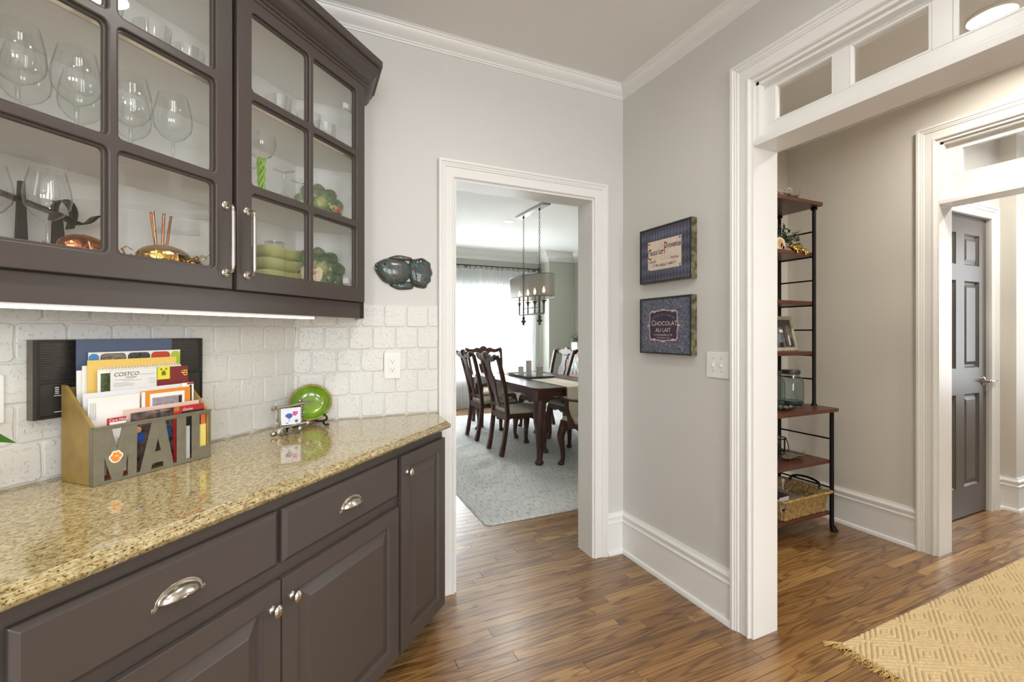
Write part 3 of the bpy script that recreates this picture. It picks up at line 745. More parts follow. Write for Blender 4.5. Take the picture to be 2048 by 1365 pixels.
def paw(dy, k, name, m, par):
    px, pz = .7515, .978
    b = MB()
    pts = [(px-.0085, pz+.001, .0052, .0062), (px-.0035, pz+.0085, .0050, .0066), (px+.0040, pz+.0085, .0050, .0066), (px+.0095, pz+.003, .0048, .006), (px-.0005, pz-.0045, .0098, .0080)]
    for j, (cx, cz, rx, rz) in enumerate(pts): b.plate([ell(cx, cz, rx+k, rz+k, 16)], dy-.0002*j*.1, dy+.0002)
    return b.build(name, m, par)
st = paw(-.1910, .0022, 'sticker', mat('sticker_white', (245, 240, 232), .5), mo)
paw(-.1916, -.0010, 'paw_print', mat('orange_ink', (240, 140, 40), .5), st)

# ---- the mail standing in it
def paper(name, s0, s1, zt, n, m, label, zb=.9225, cat='paper', th=.0012, skew=0., bow=.0):
    v = []
    for y in (-n, -n+th): v += [(s0, y, zb), (s1, y, zb), (s1, y+bow, zt-skew), (s0, y+bow, zt+skew)]
    b = MB(); b.add(v, [(0, 1, 2, 3), (7, 6, 5, 4), (0, 4, 5, 1), (1, 5, 6, 2), (2, 6, 7, 3), (3, 7, 4, 0)])
    return one(b, name, m, label, cat, ((s0+s1)/2, -n+th/2, zb), 'L')
def decal(name, par, outl, n, m, d=.0005): return MB().plate(outl, -n-d, -n-d+.0003).build(name, m, par)
mat('folder_blue', (84, 96, 124), .55); mat('manila', (232, 196, 106), .6); mat('maroon', (124, 42, 40), .45); mat('note_yellow', (226, 222, 60), .6)
mat('envelope_orange', (226, 142, 44), .5); mat('pink_paper', (222, 190, 178), .6); mat('flyer_red', (176, 40, 38), .45)
mat('photo_a', (150, 138, 124), .5, var=(90, .75)); mat('photo_b', (90, 84, 80), .5, var=(110, .8)); mat('photo_green', (98, 112, 72), .5, var=(240, .7))
mat('blue_ink', (76, 140, 200), .5); mat('red_ink', (198, 72, 36), .5); mat('green_ink', (178, 204, 56), .5)
paper('folder', .729, .972, 1.287, .064, 'folder_blue', 'slate blue folder at the back of the mail organizer', th=.002, cat='folder')
pg = paper('catalogue', .752, .993, 1.251, .071, 'paper_white', 'catalogue edge with coloured circles and faces in front of the blue folder', cat='magazine')
for a, e, m in ((.7525, .776, 'blue_ink'), (.779, .842, 'photo_a'), (.846, .905, 'photo_b'), (.908, .962, 'red_ink'), (.965, .9925, 'green_ink')):
    decal('circle', pg, [rrect(a, 1.195, e, 1.247, .011, 4)], .071, m)
paper('loose_sheet', .724, .76, 1.204, .076, 'paper_white', 'plain white sheet peeking out left of the manila envelope')
paper('loose_sheet', .734, .78, 1.216, .080, 'paper_white', 'taller plain white sheet behind the manila envelope')
paper('manila_envelope', .743, .972, 1.230, .085, 'manila', 'large yellow manila envelope standing in the mail organizer', cat='envelope')
ca = paper('spiral_calendar', .761, .981, 1.204, .094, 'paper_white', 'white spiral bound calendar in front of the manila envelope', cat='calendar')
decal('photo', ca, [rect(.768, 1.14, .79, 1.193)], .094, 'photo_green')
sp = MB()
for k in range(27):
    x = .766+k*.0079
    sp.tube([(x+.0012*cos(a)*0, -.0925+.0050*cos(a), 1.2045+.0055*sin(a)) for a in [2*pi*q/10 for q in range(10)]], .0009, 5, closed=True, up=(1, 0, 0))
sp.build('spiral', 'white_plastic', ca, smooth=60)
mc = paper('maroon_catalogue', .902, .9985, 1.200, .100, 'maroon', 'maroon catalogue with yellow lettering and a sticky note', cat='magazine')
decal('sticky_note', mc, [rect(.907, 1.163, .943, 1.2015)], .100, 'note_yellow')
def tripic(x, z):
    b = MB(); b.plate([[(x-.006, z-.010), (x+.006, z-.010), (x+.006, z+.000), (x, z+.006), (x-.006, z)]], -.1012, -.1010)
    b.plate([ell(x-.007, z+.009, .003, .003, 10)], -.1012, -.101); b.plate([ell(x+.007, z+.009, .003, .003, 10)], -.1012, -.101)
    return b
tripic(.925, 1.185).build('house_mark', mat('olive_ink', (120, 116, 30), .6), mc)
v, f = textv('di', .028, 'LEFT'); MB().add([(.996-p[2], -.1007, 1.168+p[0]) for p in v], f).build('lettering', mat('yellow_ink', (232, 206, 70), .5), mc, fixn=False)
lt = paper('letter', .784, .9015, 1.201, .107, mat('paper_grey', (226, 225, 222), .6), 'printed letter headed COSTCO in the mail organizer')
text('lettering', 'COSTCO', .0155, 'ink', lt, .822, -.1078, 1.183, shear=.25, sx=.98)
text('lettering', 'WHOLESALE', .0048, 'ink', lt, .834, -.1078, 1.177)
ln = MB()
for z, x0, x1 in ((1.173, .794, .84), (1.169, .812, .86), (1.163, .792, .83), (1.159, .79, .842), (1.155, .79, .84), (1.184, .855, .895), (1.170, .880, .898), (1.164, .880, .898), (1.158, .880, .898)): ln.box(x0, x1, -.1078, -.1073, z, z+.0007)
ln.build('print_lines', 'ink_grey', lt)
paper('envelope', .716, .9985, 1.146, .121, mat('paper_cool', (226, 226, 228), .55), 'long white envelope spanning the mail organizer', cat='envelope', skew=-.001)
fl = paper('booklet', .962, .9985, 1.148, .126, 'paper_white', 'white booklet with a dark strip at the right of the organizer', cat='booklet')
decal('dark_strip', fl, [rect(.985, 1.09, .992, 1.140)], .126, 'ink')
decal('red_corner', fl, [rect(.978, 1.142, .998, 1.1475)], .126, 'flyer_red')
oe = paper('orange_envelope', .845, .984, 1.136, .132, 'envelope_orange', 'orange envelope with a printed window in the mail organizer', cat='envelope')
decal('window_label', oe, [rect(.868, 1.075, .966, 1.126)], .132, 'paper_white')
decal('photo_print', oe, [rect(.874, 1.075, .958, 1.114)], .1326, mat('photo_mauve', (168, 156, 166), .5, var=(60, .35)))
decal('dark_bar', oe, [rect(.948, 1.075, .957, 1.112)], .1330, 'ink')
decal('white_edge', oe, [rect(.8455, 1.06, .855, 1.134)], .1326, 'paper_white')
ws = paper('folded_letter', .718, .838, 1.133, .138, mat('paper_warm', (236, 234, 230), .6), 'folded white letter at the left front of the organizer')
decal('print_lines', ws, [rect(.722+.004*k, 1.075, .7228+.004*k, 1.12) for k in range(4)], .138, 'ink_grey')
paper('pink_sheet', .790, .998, 1.093, .151, 'pink_paper', 'pale pink sheet near the front of the organizer')
rf = paper('red_flyer', .748, .792, 1.077, .160, 'flyer_red', 'white flyer with a red border and script heading', cat='flyer')
decal('white_field', rf, [rect(.7535, .93, .792, 1.066)], .160, 'paper_white')
text('lettering', 'Care Now', .010, 'paper_white', rf, .773, -.1612, 1.068, shear=.2)
mg = paper('magazine', .800, .927, 1.083, .166, mat('collage', (110, 92, 84), .4, var=(48, .85)), 'magazine with a photo collage seen through the letter cut-outs', cat='magazine')
for sx, sz, rx, rz, m in ((.815, 1.035, .011, .009, mat('skin_print', (204, 148, 110), .5)), (.824, 1.012, .010, .014, mat('royal_print', (44, 72, 150), .5)), (.89, 1.012, .014, .020, 'royal_print'), (.854, .982, .007, .010, 'skin_print'), (.806, .965, .006, .02, 'ink_grey'), (.90, 1.045, .014, .010, 'photo_b'), (.893, .96, .006, .02, 'paper_grey'), (.85, .932, .012, .006, 'ink_grey'), (.87, 1.078, .03, .004, 'photo_a')):
    decal('photo_patch', mg, [ell(sx, sz, rx, rz, 14)], .166, m)
rb = paper('red_brochure', .908, .997, 1.084, .172, 'flyer_red', 'red brochure with white script at the right front of the organizer', cat='brochure')
text('lettering', 'Gevins', .011, 'paper_white', rb, .948, -.1728, 1.069, shear=.25)
decal('dark_field', rb, [rect(.930, .93, .997, 1.067)], .172, 'ink')
decal('gold_photo', rb, [rect(.909, 1.070, .924, 1.083)], .172, mat('gold_print', (188, 130, 52), .5, var=(200, .6)))
ps = paper('postcard', .928, .952, 1.022, .177, 'paper_grey', 'narrow grey card behind the letter I of the organizer', cat='card')
decal('dark_strip', ps, [rect(.929, .93, .935, 1.018)], .177, 'ink')
yp = paper('yellow_card', .9735, .9975, 1.020, .183, mat('pale_yellow', (226, 208, 112), .6), 'pale yellow card behind the letter L of the organizer', cat='card')
paper('orange_card', .9835, .9975, 1.050, .180, mat('coral', (226, 110, 70), .6), 'coral coloured card sticking up behind the yellow card', cat='card')

# ---- intercom on the backsplash
mat('intercom_black', (36, 35, 34), .42); mat('intercom_side', (120, 112, 96), .3, .8)
ic = thing('intercom_panel', 'black wall intercom with a ribbed speaker grille behind the mail', 'intercom', (.87, -.011, 1.08), 'L')
MB().box(.653, 1.086, -.038, -.0105, 1.080, 1.287).build('housing', 'intercom_side', ic)
MB().plate([rect(.655, 1.081, 1.084, 1.286), rect(.663, 1.180, 1.078, 1.281), rect(.663, 1.088, 1.078, 1.172)], -.046, -.038, .001).build('bezel', 'intercom_black', ic)
g = MB()
for k in range(17): g.box(.663, 1.078, -.0445, -.040, 1.1815+k*.0059, 1.1815+k*.0059+.0036)
g.build('grille', 'intercom_black', ic)
MB().box(.664, 1.077, -.043, -.038, 1.089, 1.171).build('lower_panel', mat('intercom_face', (48, 46, 44), .35), ic)
k = MB().box(.692, .728, -.0445, -.043, 1.094, 1.168); k.build('key_strip', 'intercom_black', ic)
k = MB()
for q in range(4): k.box(.694, .702, -.0452, -.0445, 1.145+q*.005, 1.147+q*.005)
k.box(.692, .728, -.0452, -.0445, 1.139, 1.1405).box(.692, .728, -.0452, -.0445, 1.0965, 1.098).build('markings', 'white_plastic', ic)

# ---- plates in the wall: outlet, switches
ou = thing('wall_outlet', 'white double wall outlet on the tiled backsplash', 'outlet', (.375, 2.179, 1.1515))
MB().plate([rrect(.337, 1.089, .413, 1.214, .004)], 2.172, 2.181, .002).build('cover_plate', 'white_plastic', ou, smooth=40)
MB().plate([rrect(.358, 1.117, .392, 1.186, .002)], 2.169, 2.173, .0008).build('receptacle', 'white_plastic', ou, smooth=40)
sl = MB()
for z in (1.169, 1.131):
    sl.box(.367, .3685, 2.1686, 2.1692, z-.0005, z+.0085).box(.380, .3815, 2.1686, 2.1692, z-.0005, z+.0075)
    sl.plate([ell(.3745, z-.0055, .0024, .0024, 12)], 2.1686, 2.1692)
sl.build('slots', 'dark_slot', ou)
sw = thing('light_switch', 'white double switch plate below the framed prints', 'switch', (1.735, 1.503, 1.156), 'R')
MB().plate([rrect(-.061, -.060, .061, .060, .004)], -.007, 0, .002).build('cover_plate', 'white_plastic', sw, smooth=40)
for x in (-.023, .023):
    tg = MB().box(x-.005, x+.005, -.009, -.006, -.012, .012).box(x-.0038, x+.0038, -.017, -.006, -.006, .003); tg.build('toggle', 'white_plastic', sw, bevel=.001)
    sc = MB()
    for z in (-.030, .030): sc.lathe([(.003, 0), (.002, .001), (.0001, .0012)], 8, (x, -.007, z), 'y')
    sc.build('screws', 'nickel', sw)
s2 = thing('wall_switch', 'white switch plate on the tiles left of the intercom', 'switch', (.560, -.010, 1.142), 'L')
MB().plate([rrect(.51, 1.082, .610, 1.202, .004)], -.018, -.009, .002).build('cover_plate', 'white_plastic', s2, smooth=40)
MB().box(.556, .564, -.028, -.017, 1.137, 1.148).build('toggle', 'white_plastic', s2, bevel=.001)

# ---- green dish on a black easel
mat('dish_green', (136, 178, 44), .12, coat=.6, var=(16, .45)); mat('dish_rim', (206, 110, 66), .35); mat('dot_brown', (168, 92, 40), .3); mat('gloss_black', (16, 14, 13), .15, coat=.5)
ds = thing('green_dish', 'oval green dish with raised brown dots standing on the black easel', 'dish', (.024, 2.095, .9335), 'O')
def tilt(p, a=radians(17)):
    x, y, z = p; return (x, y*cos(a)+z*sin(a), -y*sin(a)+z*cos(a))
RX, RZ = .0815, .0755; dz = .077
b = MB(); nn = 64
prof = [(1.0, 0), (.97, .001), (.90, .010), (.78, .021), (.62, .027), (.4, .029), (.2, .0295)]
v = []
for r, d in prof: v += [(RX*r*cos(2*pi*k/nn), d, dz+RZ*r*sin(2*pi*k/nn)) for k in range(nn)]
fcs = [(j*nn+k, j*nn+(k+1) % nn, (j+1)*nn+(k+1) % nn, (j+1)*nn+k) for j in range(len(prof)-1) for k in range(nn)]
fcs.append(tuple(range((len(prof)-1)*nn, len(prof)*nn)))
b.add([tilt(p) for p in v], fcs); o = b.build('bowl', 'dish_green', ds, smooth=60)
q = o.modifiers.new('thick', 'SOLIDIFY'); q.thickness = .004; q.offset = -1
b = MB()
for k in range(nn): b.ball(tilt((RX*1.005*cos(2*pi*k/nn), -.001, dz+RZ*1.005*sin(2*pi*k/nn))), .0033, 6, 4)
b.build('beaded_rim', 'dish_rim', ds, smooth=60)
b = MB(); rr = random.Random(5)
for k in range(38):
    a = rr.random()*2*pi; r = .25+.68*sqrt(rr.random()); d = np.interp(r, [p[0] for p in prof][::-1], [p[1] for p in prof][::-1])
    b.ball(tilt((RX*r*cos(a), d-.001, dz+RZ*r*sin(a))), rr.uniform(.0022, .0048), 8, 5)
b.build('dots', 'dot_brown', ds, smooth=60)
es = thing('plate_easel', 'small black easel holding up the green dish', 'easel', (.024, 2.09, .9145), 'O')
for sx in (-1, 1):
    p = spline([(sx*.052, -.030, .045), (sx*.060, -.034, .036), (sx*.058, -.028, .024), (sx*.046, -.022, .018), (sx*.052, -.034, .006), (sx*.060, -.045, .006), (sx*.064, -.046, .0065)], 6)
    e = MB().tube(p, [.0045]*len(p), 10).ball(p[0], .0068, 10, 8).ball(p[-1], .0064, 10, 8)
    e.tube([(sx*.046, -.022, .018), (sx*.030, .012, .012), (sx*.020, .036, .012), (0, .046, .014)], .0045, 8); e.tube([(sx*.020, .036, .014), (sx*.010, .080, .09)], .003, 8)
    e.build('leg', 'gloss_black', es, smooth=60)
MB().tube([(0, .044, .016), (0, .070, .006)], .0045, 8).build('strut', 'gloss_black', es, smooth=60)

# ---- small pewter frame
mat('pewter', (150, 144, 132), .32, 1., bump=(220, .0008)); mat('drawing_paper', (226, 228, 236), .5)
pf = thing('pewter_frame', 'small pewter picture frame with spoon and fork feet and a painted drawing', 'picture frame', (-.050, 1.925, .9145), 'O')
pf.rotation_euler = (0, 0, radians(16))
b = MB().box(-.040, .040, -.004, .004, .036, .108).build('backing', 'gloss_black', pf)
pc = MB().box(-.036, .036, -.0052, -.004, .040, .104).build('drawing', 'drawing_paper', pf)
for nm, ol, m in (('blue_blob', smooth_poly([(-.022, .075), (-.012, .084), (.002, .083), (.008, .074), (0, .064), (-.01, .063), (-.015, .07)]), mat('paint_blue', (60, 96, 176), .6)), ('pink_blob', smooth_poly([(.004, .080), (.010, .093), (.018, .087), (.026, .092), (.024, .078), (.014, .070)]), mat('paint_pink', (214, 84, 158), .6)),
                  ('blue_stroke', [(-.006, .063), (-.004, .063), (-.005, .052), (-.007, .052)], 'paint_blue'), ('dot', ell(.020, .052, .006, .006, 14), mat('paint_teal', (70, 120, 150), .6)), ('stroke', [(-.02, .046), (-.012, .049), (-.006, .046), (-.013, .045)], 'paint_blue')):
    MB().plate([ol], -.0056, -.0052).build(nm, m, pc)
def spiral(cx, cz, r, turns, y=-.006, a0=0, d=1): return [(cx+r*(1-.8*t)*cos(a0+d*2*pi*turns*t), y, cz+r*(1-.8*t)*sin(a0+d*2*pi*turns*t)) for t in [k/22 for k in range(23)]]
b = MB().tube([(-.050, -.006, .106), (-.030, -.006, .110), (0, -.006, .111), (.035, -.006, .116), (.048, -.006, .117)], [.0045, .0050, .0045, .0055, .006], 8).tube(spiral(-.058, .106, .010, 1.6, a0=0), .003, 7).ball((.034, -.006, .127), (.008, .004, .008))
for k in range(4): b.tube([(.048, -.006, .112+k*.0035), (.068, -.006, .111+k*.004)], .0013, 5)
b.build('top_bar', 'pewter', pf, smooth=60)
b = MB().tube([(-.040, -.006, .106), (-.041, -.006, .07), (-.036, -.006, .036)], [.004, .0045, .004], 8).tube(spiral(-.043, .062, .008, 1.4, a0=1.2), .0024, 7); b.build('side_bar', 'pewter', pf, smooth=60)
b = MB()
for ph in (0, pi): b.tube([(.040+.0026*cos(t*26+ph), -.006+.0026*sin(t*26+ph), .108-.068*t) for t in [k/28 for k in range(29)]], .0028, 7)
b.build('side_bar', 'pewter', pf, smooth=60)
b = MB().tube([(-.035, -.006, .032), (0, -.006, .034), (.04, -.006, .040), (.056, -.006, .042)], [.004, .004, .005, .006], 8).ball((.064, -.006, .038), (.013, .006, .011)); b.build('bottom_bar', 'pewter', pf, smooth=60)
b = MB().lathe([(.0001, .004), (.010, .003), (.016, 0), (.0155, -.004), (.0001, -.006)], 22, (-.033, -.012, .0165), 'y').tube(spiral(-.033, .0165, .011, 1.7, y=-.017), .0022, 7).ball((-.058, -.004, .012), (.013, .006, .0095)); b.build('spoon_foot', 'pewter', pf, smooth=60)
b = MB().ball((.034, -.008, .020), (.012, .005, .012))
for k in range(4): b.tube([(.027+k*.0048, -.010, .016), (.0275+k*.0048, -.012, .001)], .0016, 6)
b.build('fork_foot', 'pewter', pf, smooth=60)
MB().tube([(0, .003, .06), (-.004, .045, .003)], .006, 8, flat=.4).build('strut', 'gloss_black', pf)

# ---- leafy plant at the left end of the counter
mat('leaf_green', (62, 122, 40), .35); mat('pot_white', (226, 222, 212), .35)
pp = thing('potted_plant', 'potted plant with pointed green leaves at the left end of the counter', 'plant', (.36, -.26, .9145), 'L')
MB().lathe([(.045, .9150), (.062, 1.02), (.066, 1.025), (.060, 1.028), (.055, 1.015), (.0001, 1.012)], 28, (.36, -.26, 0)).build('pot', 'pot_white', pp, smooth=40)
def leaf(par, base, tip, w, lift, name='leaf', m='leaf_green', roll=0.):
    bs, tp = np.array(base, float), np.array(tip, float); d = tp-bs; sd_ = np.cross(d, (0, 0, 1)); sd_ /= np.linalg.norm(sd_)+1e-9; sd_ = sd_*cos(roll)+np.array((0, 0, sin(roll))); v = []; f = []
    for i in range(7):
        t = i/6; c = bs+d*t+np.array((0, 0, lift*sin(pi*t))); h = w*sin(pi*min(.02+t*.98, .999))**.8*(1-.3*t)
        v += [tuple(c-sd_*h+np.array((0, 0, .12*h))), tuple(c-np.array((0, 0, .1*h))), tuple(c+sd_*h+np.array((0, 0, .12*h)))]
    for i in range(6): f += [(i*3, i*3+1, i*3+4, i*3+3), (i*3+1, i*3+2, i*3+5, i*3+4)]
    return MB().add(v, f).build(name, m, par, smooth=80, fixn=False)
leaf(pp, (.37, -.235, 1.03), (.558, -.20, 1.060), .026, .045, roll=.95)
for a, ln_, h in ((2.0, .15, .09), (2.9, .14, .14), (3.8, .16, .08), (4.7, .13, .13), (5.6, .12, .12), (1.2, .10, .16)):
    leaf(pp, (.36, -.26, 1.02), (.36+ln_*cos(a)*.7, -.26+ln_*sin(a)*.7, 1.02+h), .022, .04)

# ================================================================ on the walls
def FX(X, Y): return (.249+(X/11.375)*.00238, 1.728-(Y/11.375)*.00244)     # drawing grid of the fish on its wall
def patina(name, stops, s1, rough, vor, bumpd, speck):
    m = bpy.data.materials.new(name); m.use_nodes = True; nt = m.node_tree; L = nt.links.new; p = nt.nodes['Principled BSDF']; p.inputs['Roughness'].default_value = rough; p.inputs['Coat Weight'].default_value = .5
    tc = nd(nt, 'ShaderNodeTexCoord'); n = nd(nt, 'ShaderNodeTexNoise', i_Scale=s1, i_Detail=4.0, i_Distortion=.6); L(tc.outputs['Object'], n.inputs[0]); r = ramp(nt, [(a, col(*c)) for a, c in stops]); L(n.outputs[0], r.inputs[0])
    v = nd(nt, 'ShaderNodeTexVoronoi', i_Scale=vor); L(tc.outputs['Object'], v.inputs['Vector']); b = nd(nt, 'ShaderNodeBump', i_Strength=1., i_Distance=bumpd); L(v.outputs['Distance'], b.inputs['Height']); L(b.outputs[0], p.inputs['Normal'])
    rs = ramp(nt, [(.0, (1, 1, 1)), (.22, (0, 0, 0))]); L(v.outputs['Distance'], rs.inputs[0]); k = nd(nt, 'ShaderNodeMath', operation='MULTIPLY'); k.inputs[1].default_value = speck; L(rs.outputs[0], k.inputs[0])
    mx = nd(nt, 'ShaderNodeMix', data_type='RGBA'); mx.inputs[7].default_value = col(196, 194, 180); L(k.outputs[0], mx.inputs[0]); L(r.outputs[0], mx.inputs[6]); L(mx.outputs[2], p.inputs[0]); MATS[name] = m
    return m
patina('fish_glaze', [(.30, (40, 46, 48)), (.42, (70, 80, 78)), (.50, (92, 84, 76)), (.58, (44, 78, 78)), (.7, (84, 92, 88))], 26, .3, 60, .0008, .05)
patina('fish_fin', [(.32, (34, 44, 46)), (.45, (72, 74, 64)), (.55, (40, 84, 84)), (.68, (84, 62, 58))], 24, .35, 150, .0035, .55)
mat('fish_lip', (128, 128, 112), .25)
fs = thing('ceramic_fish', 'dark glazed ceramic fish hanging on the wall above the outlet', 'wall ornament', (.42, 2.19, 1.60))
bo = smooth_poly([FX(*p) for p in [(225, 470), (330, 400), (480, 330), (600, 335), (800, 340), (950, 400), (1030, 500), (1040, 620), (1000, 740), (900, 850), (760, 900), (540, 910), (400, 850), (290, 720), (225, 600)]], 2)
b = MB().dome(bo, .026, 8, power=.6, base=.008); b.move(0, 2.19, 0); o = b.build('body', 'fish_glaze', fs, smooth=70)
def fin(name, pts, dep, m='fish_fin'):
    ol = smooth_poly([FX(*p) for p in pts], 1); b = MB().dome(ol, dep, 5, power=.4, base=.004); b.move(0, 2.19, 0); return b.build(name, m, fs, smooth=70)
fin('tail_fin', [(960, 520), (1010, 330), (1180, 300), (1300, 265), (1420, 340), (1495, 380), (1490, 470), (1550, 620), (1490, 700), (1510, 790), (1430, 850), (1380, 970), (1220, 960), (1100, 930), (1020, 840)], .012)
fin('dorsal_fin', [(500, 330), (600, 280), (740, 240), (900, 255), (1075, 285), (1040, 360), (900, 365), (700, 370)], .014, patina('fish_fin_dark', [(.35, (40, 42, 40)), (.5, (88, 84, 72)), (.65, (78, 56, 50))], 30, .35, 90, .002, .2))
fin('belly_fin', [(520, 915), (640, 870), (820, 880), (1000, 800), (1100, 880), (1085, 990), (930, 1010), (780, 1020), (680, 1000)], .010)
e = FX(430, 480); MB().ball((e[0], 2.19-.026, e[1]), (.005, .004, .005)).build('eye', 'gloss_black', fs, smooth=60)
lp = [(*FX(*p),) for p in [(250, 460), (268, 500), (300, 540), (330, 570), (300, 600), (250, 585), (220, 560)]]
MB().tube([(x, 2.19-.014, z) for x, z in lp], .0032, 8).build('lips', 'fish_lip', fs, smooth=60)

def diamond_mat():
    m = bpy.data.materials.new('harlequin'); m.use_nodes = True; nt = m.node_tree; L = nt.links.new; p = nt.nodes['Principled BSDF']; p.inputs['Roughness'].default_value = .5
    tc = nd(nt, 'ShaderNodeTexCoord'); mp = nd(nt, 'ShaderNodeMapping'); mp.inputs['Rotation'].default_value = (0, radians(45), 0)
    sc = nd(nt, 'ShaderNodeMapping'); sc.inputs['Scale'].default_value = (64, 0, 23); L(tc.outputs['Object'], sc.inputs[0]); L(sc.outputs[0], mp.inputs[0])
    ck = nd(nt, 'ShaderNodeTexChecker', i_Scale=1.0); ck.inputs[1].default_value = col(104, 107, 128); ck.inputs[2].default_value = col(80, 76, 90); L(mp.outputs[0], ck.inputs[0])
    n = nd(nt, 'ShaderNodeTexNoise', i_Scale=9.0, i_Detail=4.0); L(tc.outputs['Object'], n.inputs[0]); r = ramp(nt, [(.3, (.62, .6, .62)), (.7, (1.1, 1.1, 1.12))]); L(n.outputs[0], r.inputs[0])
    mx = nd(nt, 'ShaderNodeMix', data_type='RGBA', blend_type='MULTIPLY'); mx.inputs[0].default_value = 1; L(ck.outputs[0], mx.inputs[6]); L(r.outputs[0], mx.inputs[7]); L(mx.outputs[2], p.inputs[0])
    MATS['harlequin'] = m
diamond_mat()
def swirl_mat():
    m = bpy.data.materials.new('swirl_print'); m.use_nodes = True; nt = m.node_tree; L = nt.links.new; p = nt.nodes['Principled BSDF']; p.inputs['Roughness'].default_value = .5
    tc = nd(nt, 'ShaderNodeTexCoord'); n = nd(nt, 'ShaderNodeTexNoise', i_Scale=42.0, i_Detail=1.0, i_Distortion=2.2); L(tc.outputs['Object'], n.inputs[0])
    k = nd(nt, 'ShaderNodeMath', operation='MULTIPLY'); k.inputs[1].default_value = 34; L(n.outputs[0], k.inputs[0]); s = nd(nt, 'ShaderNodeMath', operation='SINE'); L(k.outputs[0], s.inputs[0])
    r = ramp(nt, [(0, col(70, 74, 92)), (.72, col(80, 85, 104)), (.90, col(164, 168, 182))]); L(s.outputs[0], r.inputs[0]); L(r.outputs[0], p.inputs[0])
    MATS['swirl_print'] = m
swirl_mat()
mat('frame_distressed', (152, 142, 110), .5, .3, bump=(160, .002), var=(34, .8)); mat('frame_rim', (58, 60, 58), .4, .3); mat('label_cream', (226, 210, 192), .6, var=(16, .12)); mat('label_red', (136, 62, 58), .6); mat('label_dark', (58, 50, 58), .6); mat('label_pink', (226, 200, 192), .6); mat('label_plum', (62, 54, 72), .6)
def print_frame(label, z0, z1, name='framed_print'):
    t = thing(name, label, 'picture', (1.735, 1.812, z0), 'R'); h = z1-z0; w = .185
    MB().plate([rect(-w, 0, w, h), rect(-w+.006, .006, w-.006, h-.006)], -.037, -.001).build('frame', 'frame_distressed', t)
    MB().plate([rect(-w+.002, .002, w-.002, h-.002), rect(-w+.009, .009, w-.009, h-.009)], -.0385, -.036).build('rim', 'frame_rim', t)
    return t, h
def arc_text(name, body, size, m, par, cx, cz, R, y, spacing, sx=1.):
    """letters standing along an arc of radius R below their centre"""
    b = MB(); n = len(body)
    for i, ch in enumerate(body):
        if ch == ' ': continue
        a = (i-(n-1)/2)*spacing/R; v, f = textv(ch, size, bold=size*.018)
        b.add([(cx+sin(a)*R+(p[0]*sx*cos(a)+p[2]*sin(a)), y, cz-R+cos(a)*R+(-p[0]*sx*sin(a)+p[2]*cos(a))) for p in v], f)
    return b.build(name, m, par, fixn=False)
t, h = print_frame('framed print with blue diamonds and a cream chocolate label', 1.572, 1.868)
pr = MB().box(-.177, .177, -.034, -.028, .008, h-.008).build('print', 'harlequin', t)
lb_ = MB().box(-.122, .118, -.0348, -.0341, .067, .222).build('label_field', 'label_cream', pr)
y = -.0354
arc_text('lettering', 'hocolat', .042, 'label_dark', lb_, -.058, .148, .5, y, .0138, .62); arc_text('lettering', 'rovence', .042, 'label_dark', lb_, .070, .172, .5, y, .0130, .62)
text('initial', 'C', .085, 'label_red', lb_, -.108, y, .125, sx=.55); text('initial', 'P', .085, 'label_red', lb_, .010, y, .148, sx=.55); text('lettering', 'de', .016, 'label_dark', lb_, -.010, y, .160)
text('lettering', 'PUR MALT', .017, 'label_dark', lb_, .078, y, .112, sx=.75); text('lettering', 'MARQUES', .017, 'label_dark', lb_, -.086, y, .106, sx=.75)
arc_text('lettering', 'LE BON CHOCOLAT FRANCAIS', .0165, 'label_dark', lb_, 0, .083, -.6, y, .0068, .6)
b = MB(); rr = random.Random(9)
for cx, cz in ((-.112, .214), (.108, .214), (-.112, .074), (.108, .074)):
    for k in range(6): b.plate([ell(cx+rr.uniform(-.006, .006), cz+rr.uniform(-.006, .006), .0045, .0016, 8, rr.random()*3)], y, y+.0002)
b.build('corner_flourish', 'label_dark', lb_)
b = MB()
for k in range(16): b.plate([ell(rr.uniform(-.05, .10), rr.uniform(.115, .145), rr.uniform(.004, .010), .0012, 8)], y, y+.0002)
b.build('faded_lines', mat('label_faded', (190, 168, 150), .6), lb_)
t, h = print_frame('framed dark blue swirl print reading Chocolat au Lait', 1.193, 1.492)
pr = MB().box(-.177, .177, -.034, -.028, .008, h-.008).build('print', 'swirl_print', t)
def carto(k):
    q = []
    for i in range(120):
        a = 2*pi*i/120; c_, s_ = cos(a), sin(a); r = (abs(c_)**5+abs(s_)**5)**(-1/5)
        r *= 1+.035*cos(8*a)
        q.append((-.008+(.103+k)*r*c_*.98, .150+(.078+k)*r*s_))
    return q
MB().plate([carto(0)], -.0347, -.0341).build('label_field', 'label_plum', pr)
ol = MB().plate([carto(.003), carto(-.001)], -.0351, -.0345)
for cx, cz in ((-.008, .232), (-.008, .068), (-.115, .15), (.099, .15), (-.075, .222), (.06, .222), (-.075, .078), (.06, .078)):
    ol.plate([ell(cx-.005, cz, .006, .0045, 12), ell(cx-.005, cz, .003, .002, 12)], -.0352, -.0346); ol.plate([ell(cx+.006, cz, .006, .0045, 12), ell(cx+.006, cz, .003, .002, 12)], -.0352, -.0346)
ol.build('label_border', 'label_pink', pr)
y = -.0354
b = MB()
for ch, sz, x in (('C', .040, -.080), ('HOCOLAT', .032, .012)):
    v, f = textv(ch, sz); b.add([(p[0]*1.02+x, y, p[2]+.150) for p in v], f)
b.build('lettering', 'label_pink', pr, fixn=False)
text('lettering', 'AU LAIT', .030, 'label_pink', pr, -.008, y, .116)
arc_text('lettering', 'FABRIQUE DE LA MAISON', .0125, mat('label_dim', (138, 128, 138), .6), pr, -.008, .203, .16, y, .0078, .85)
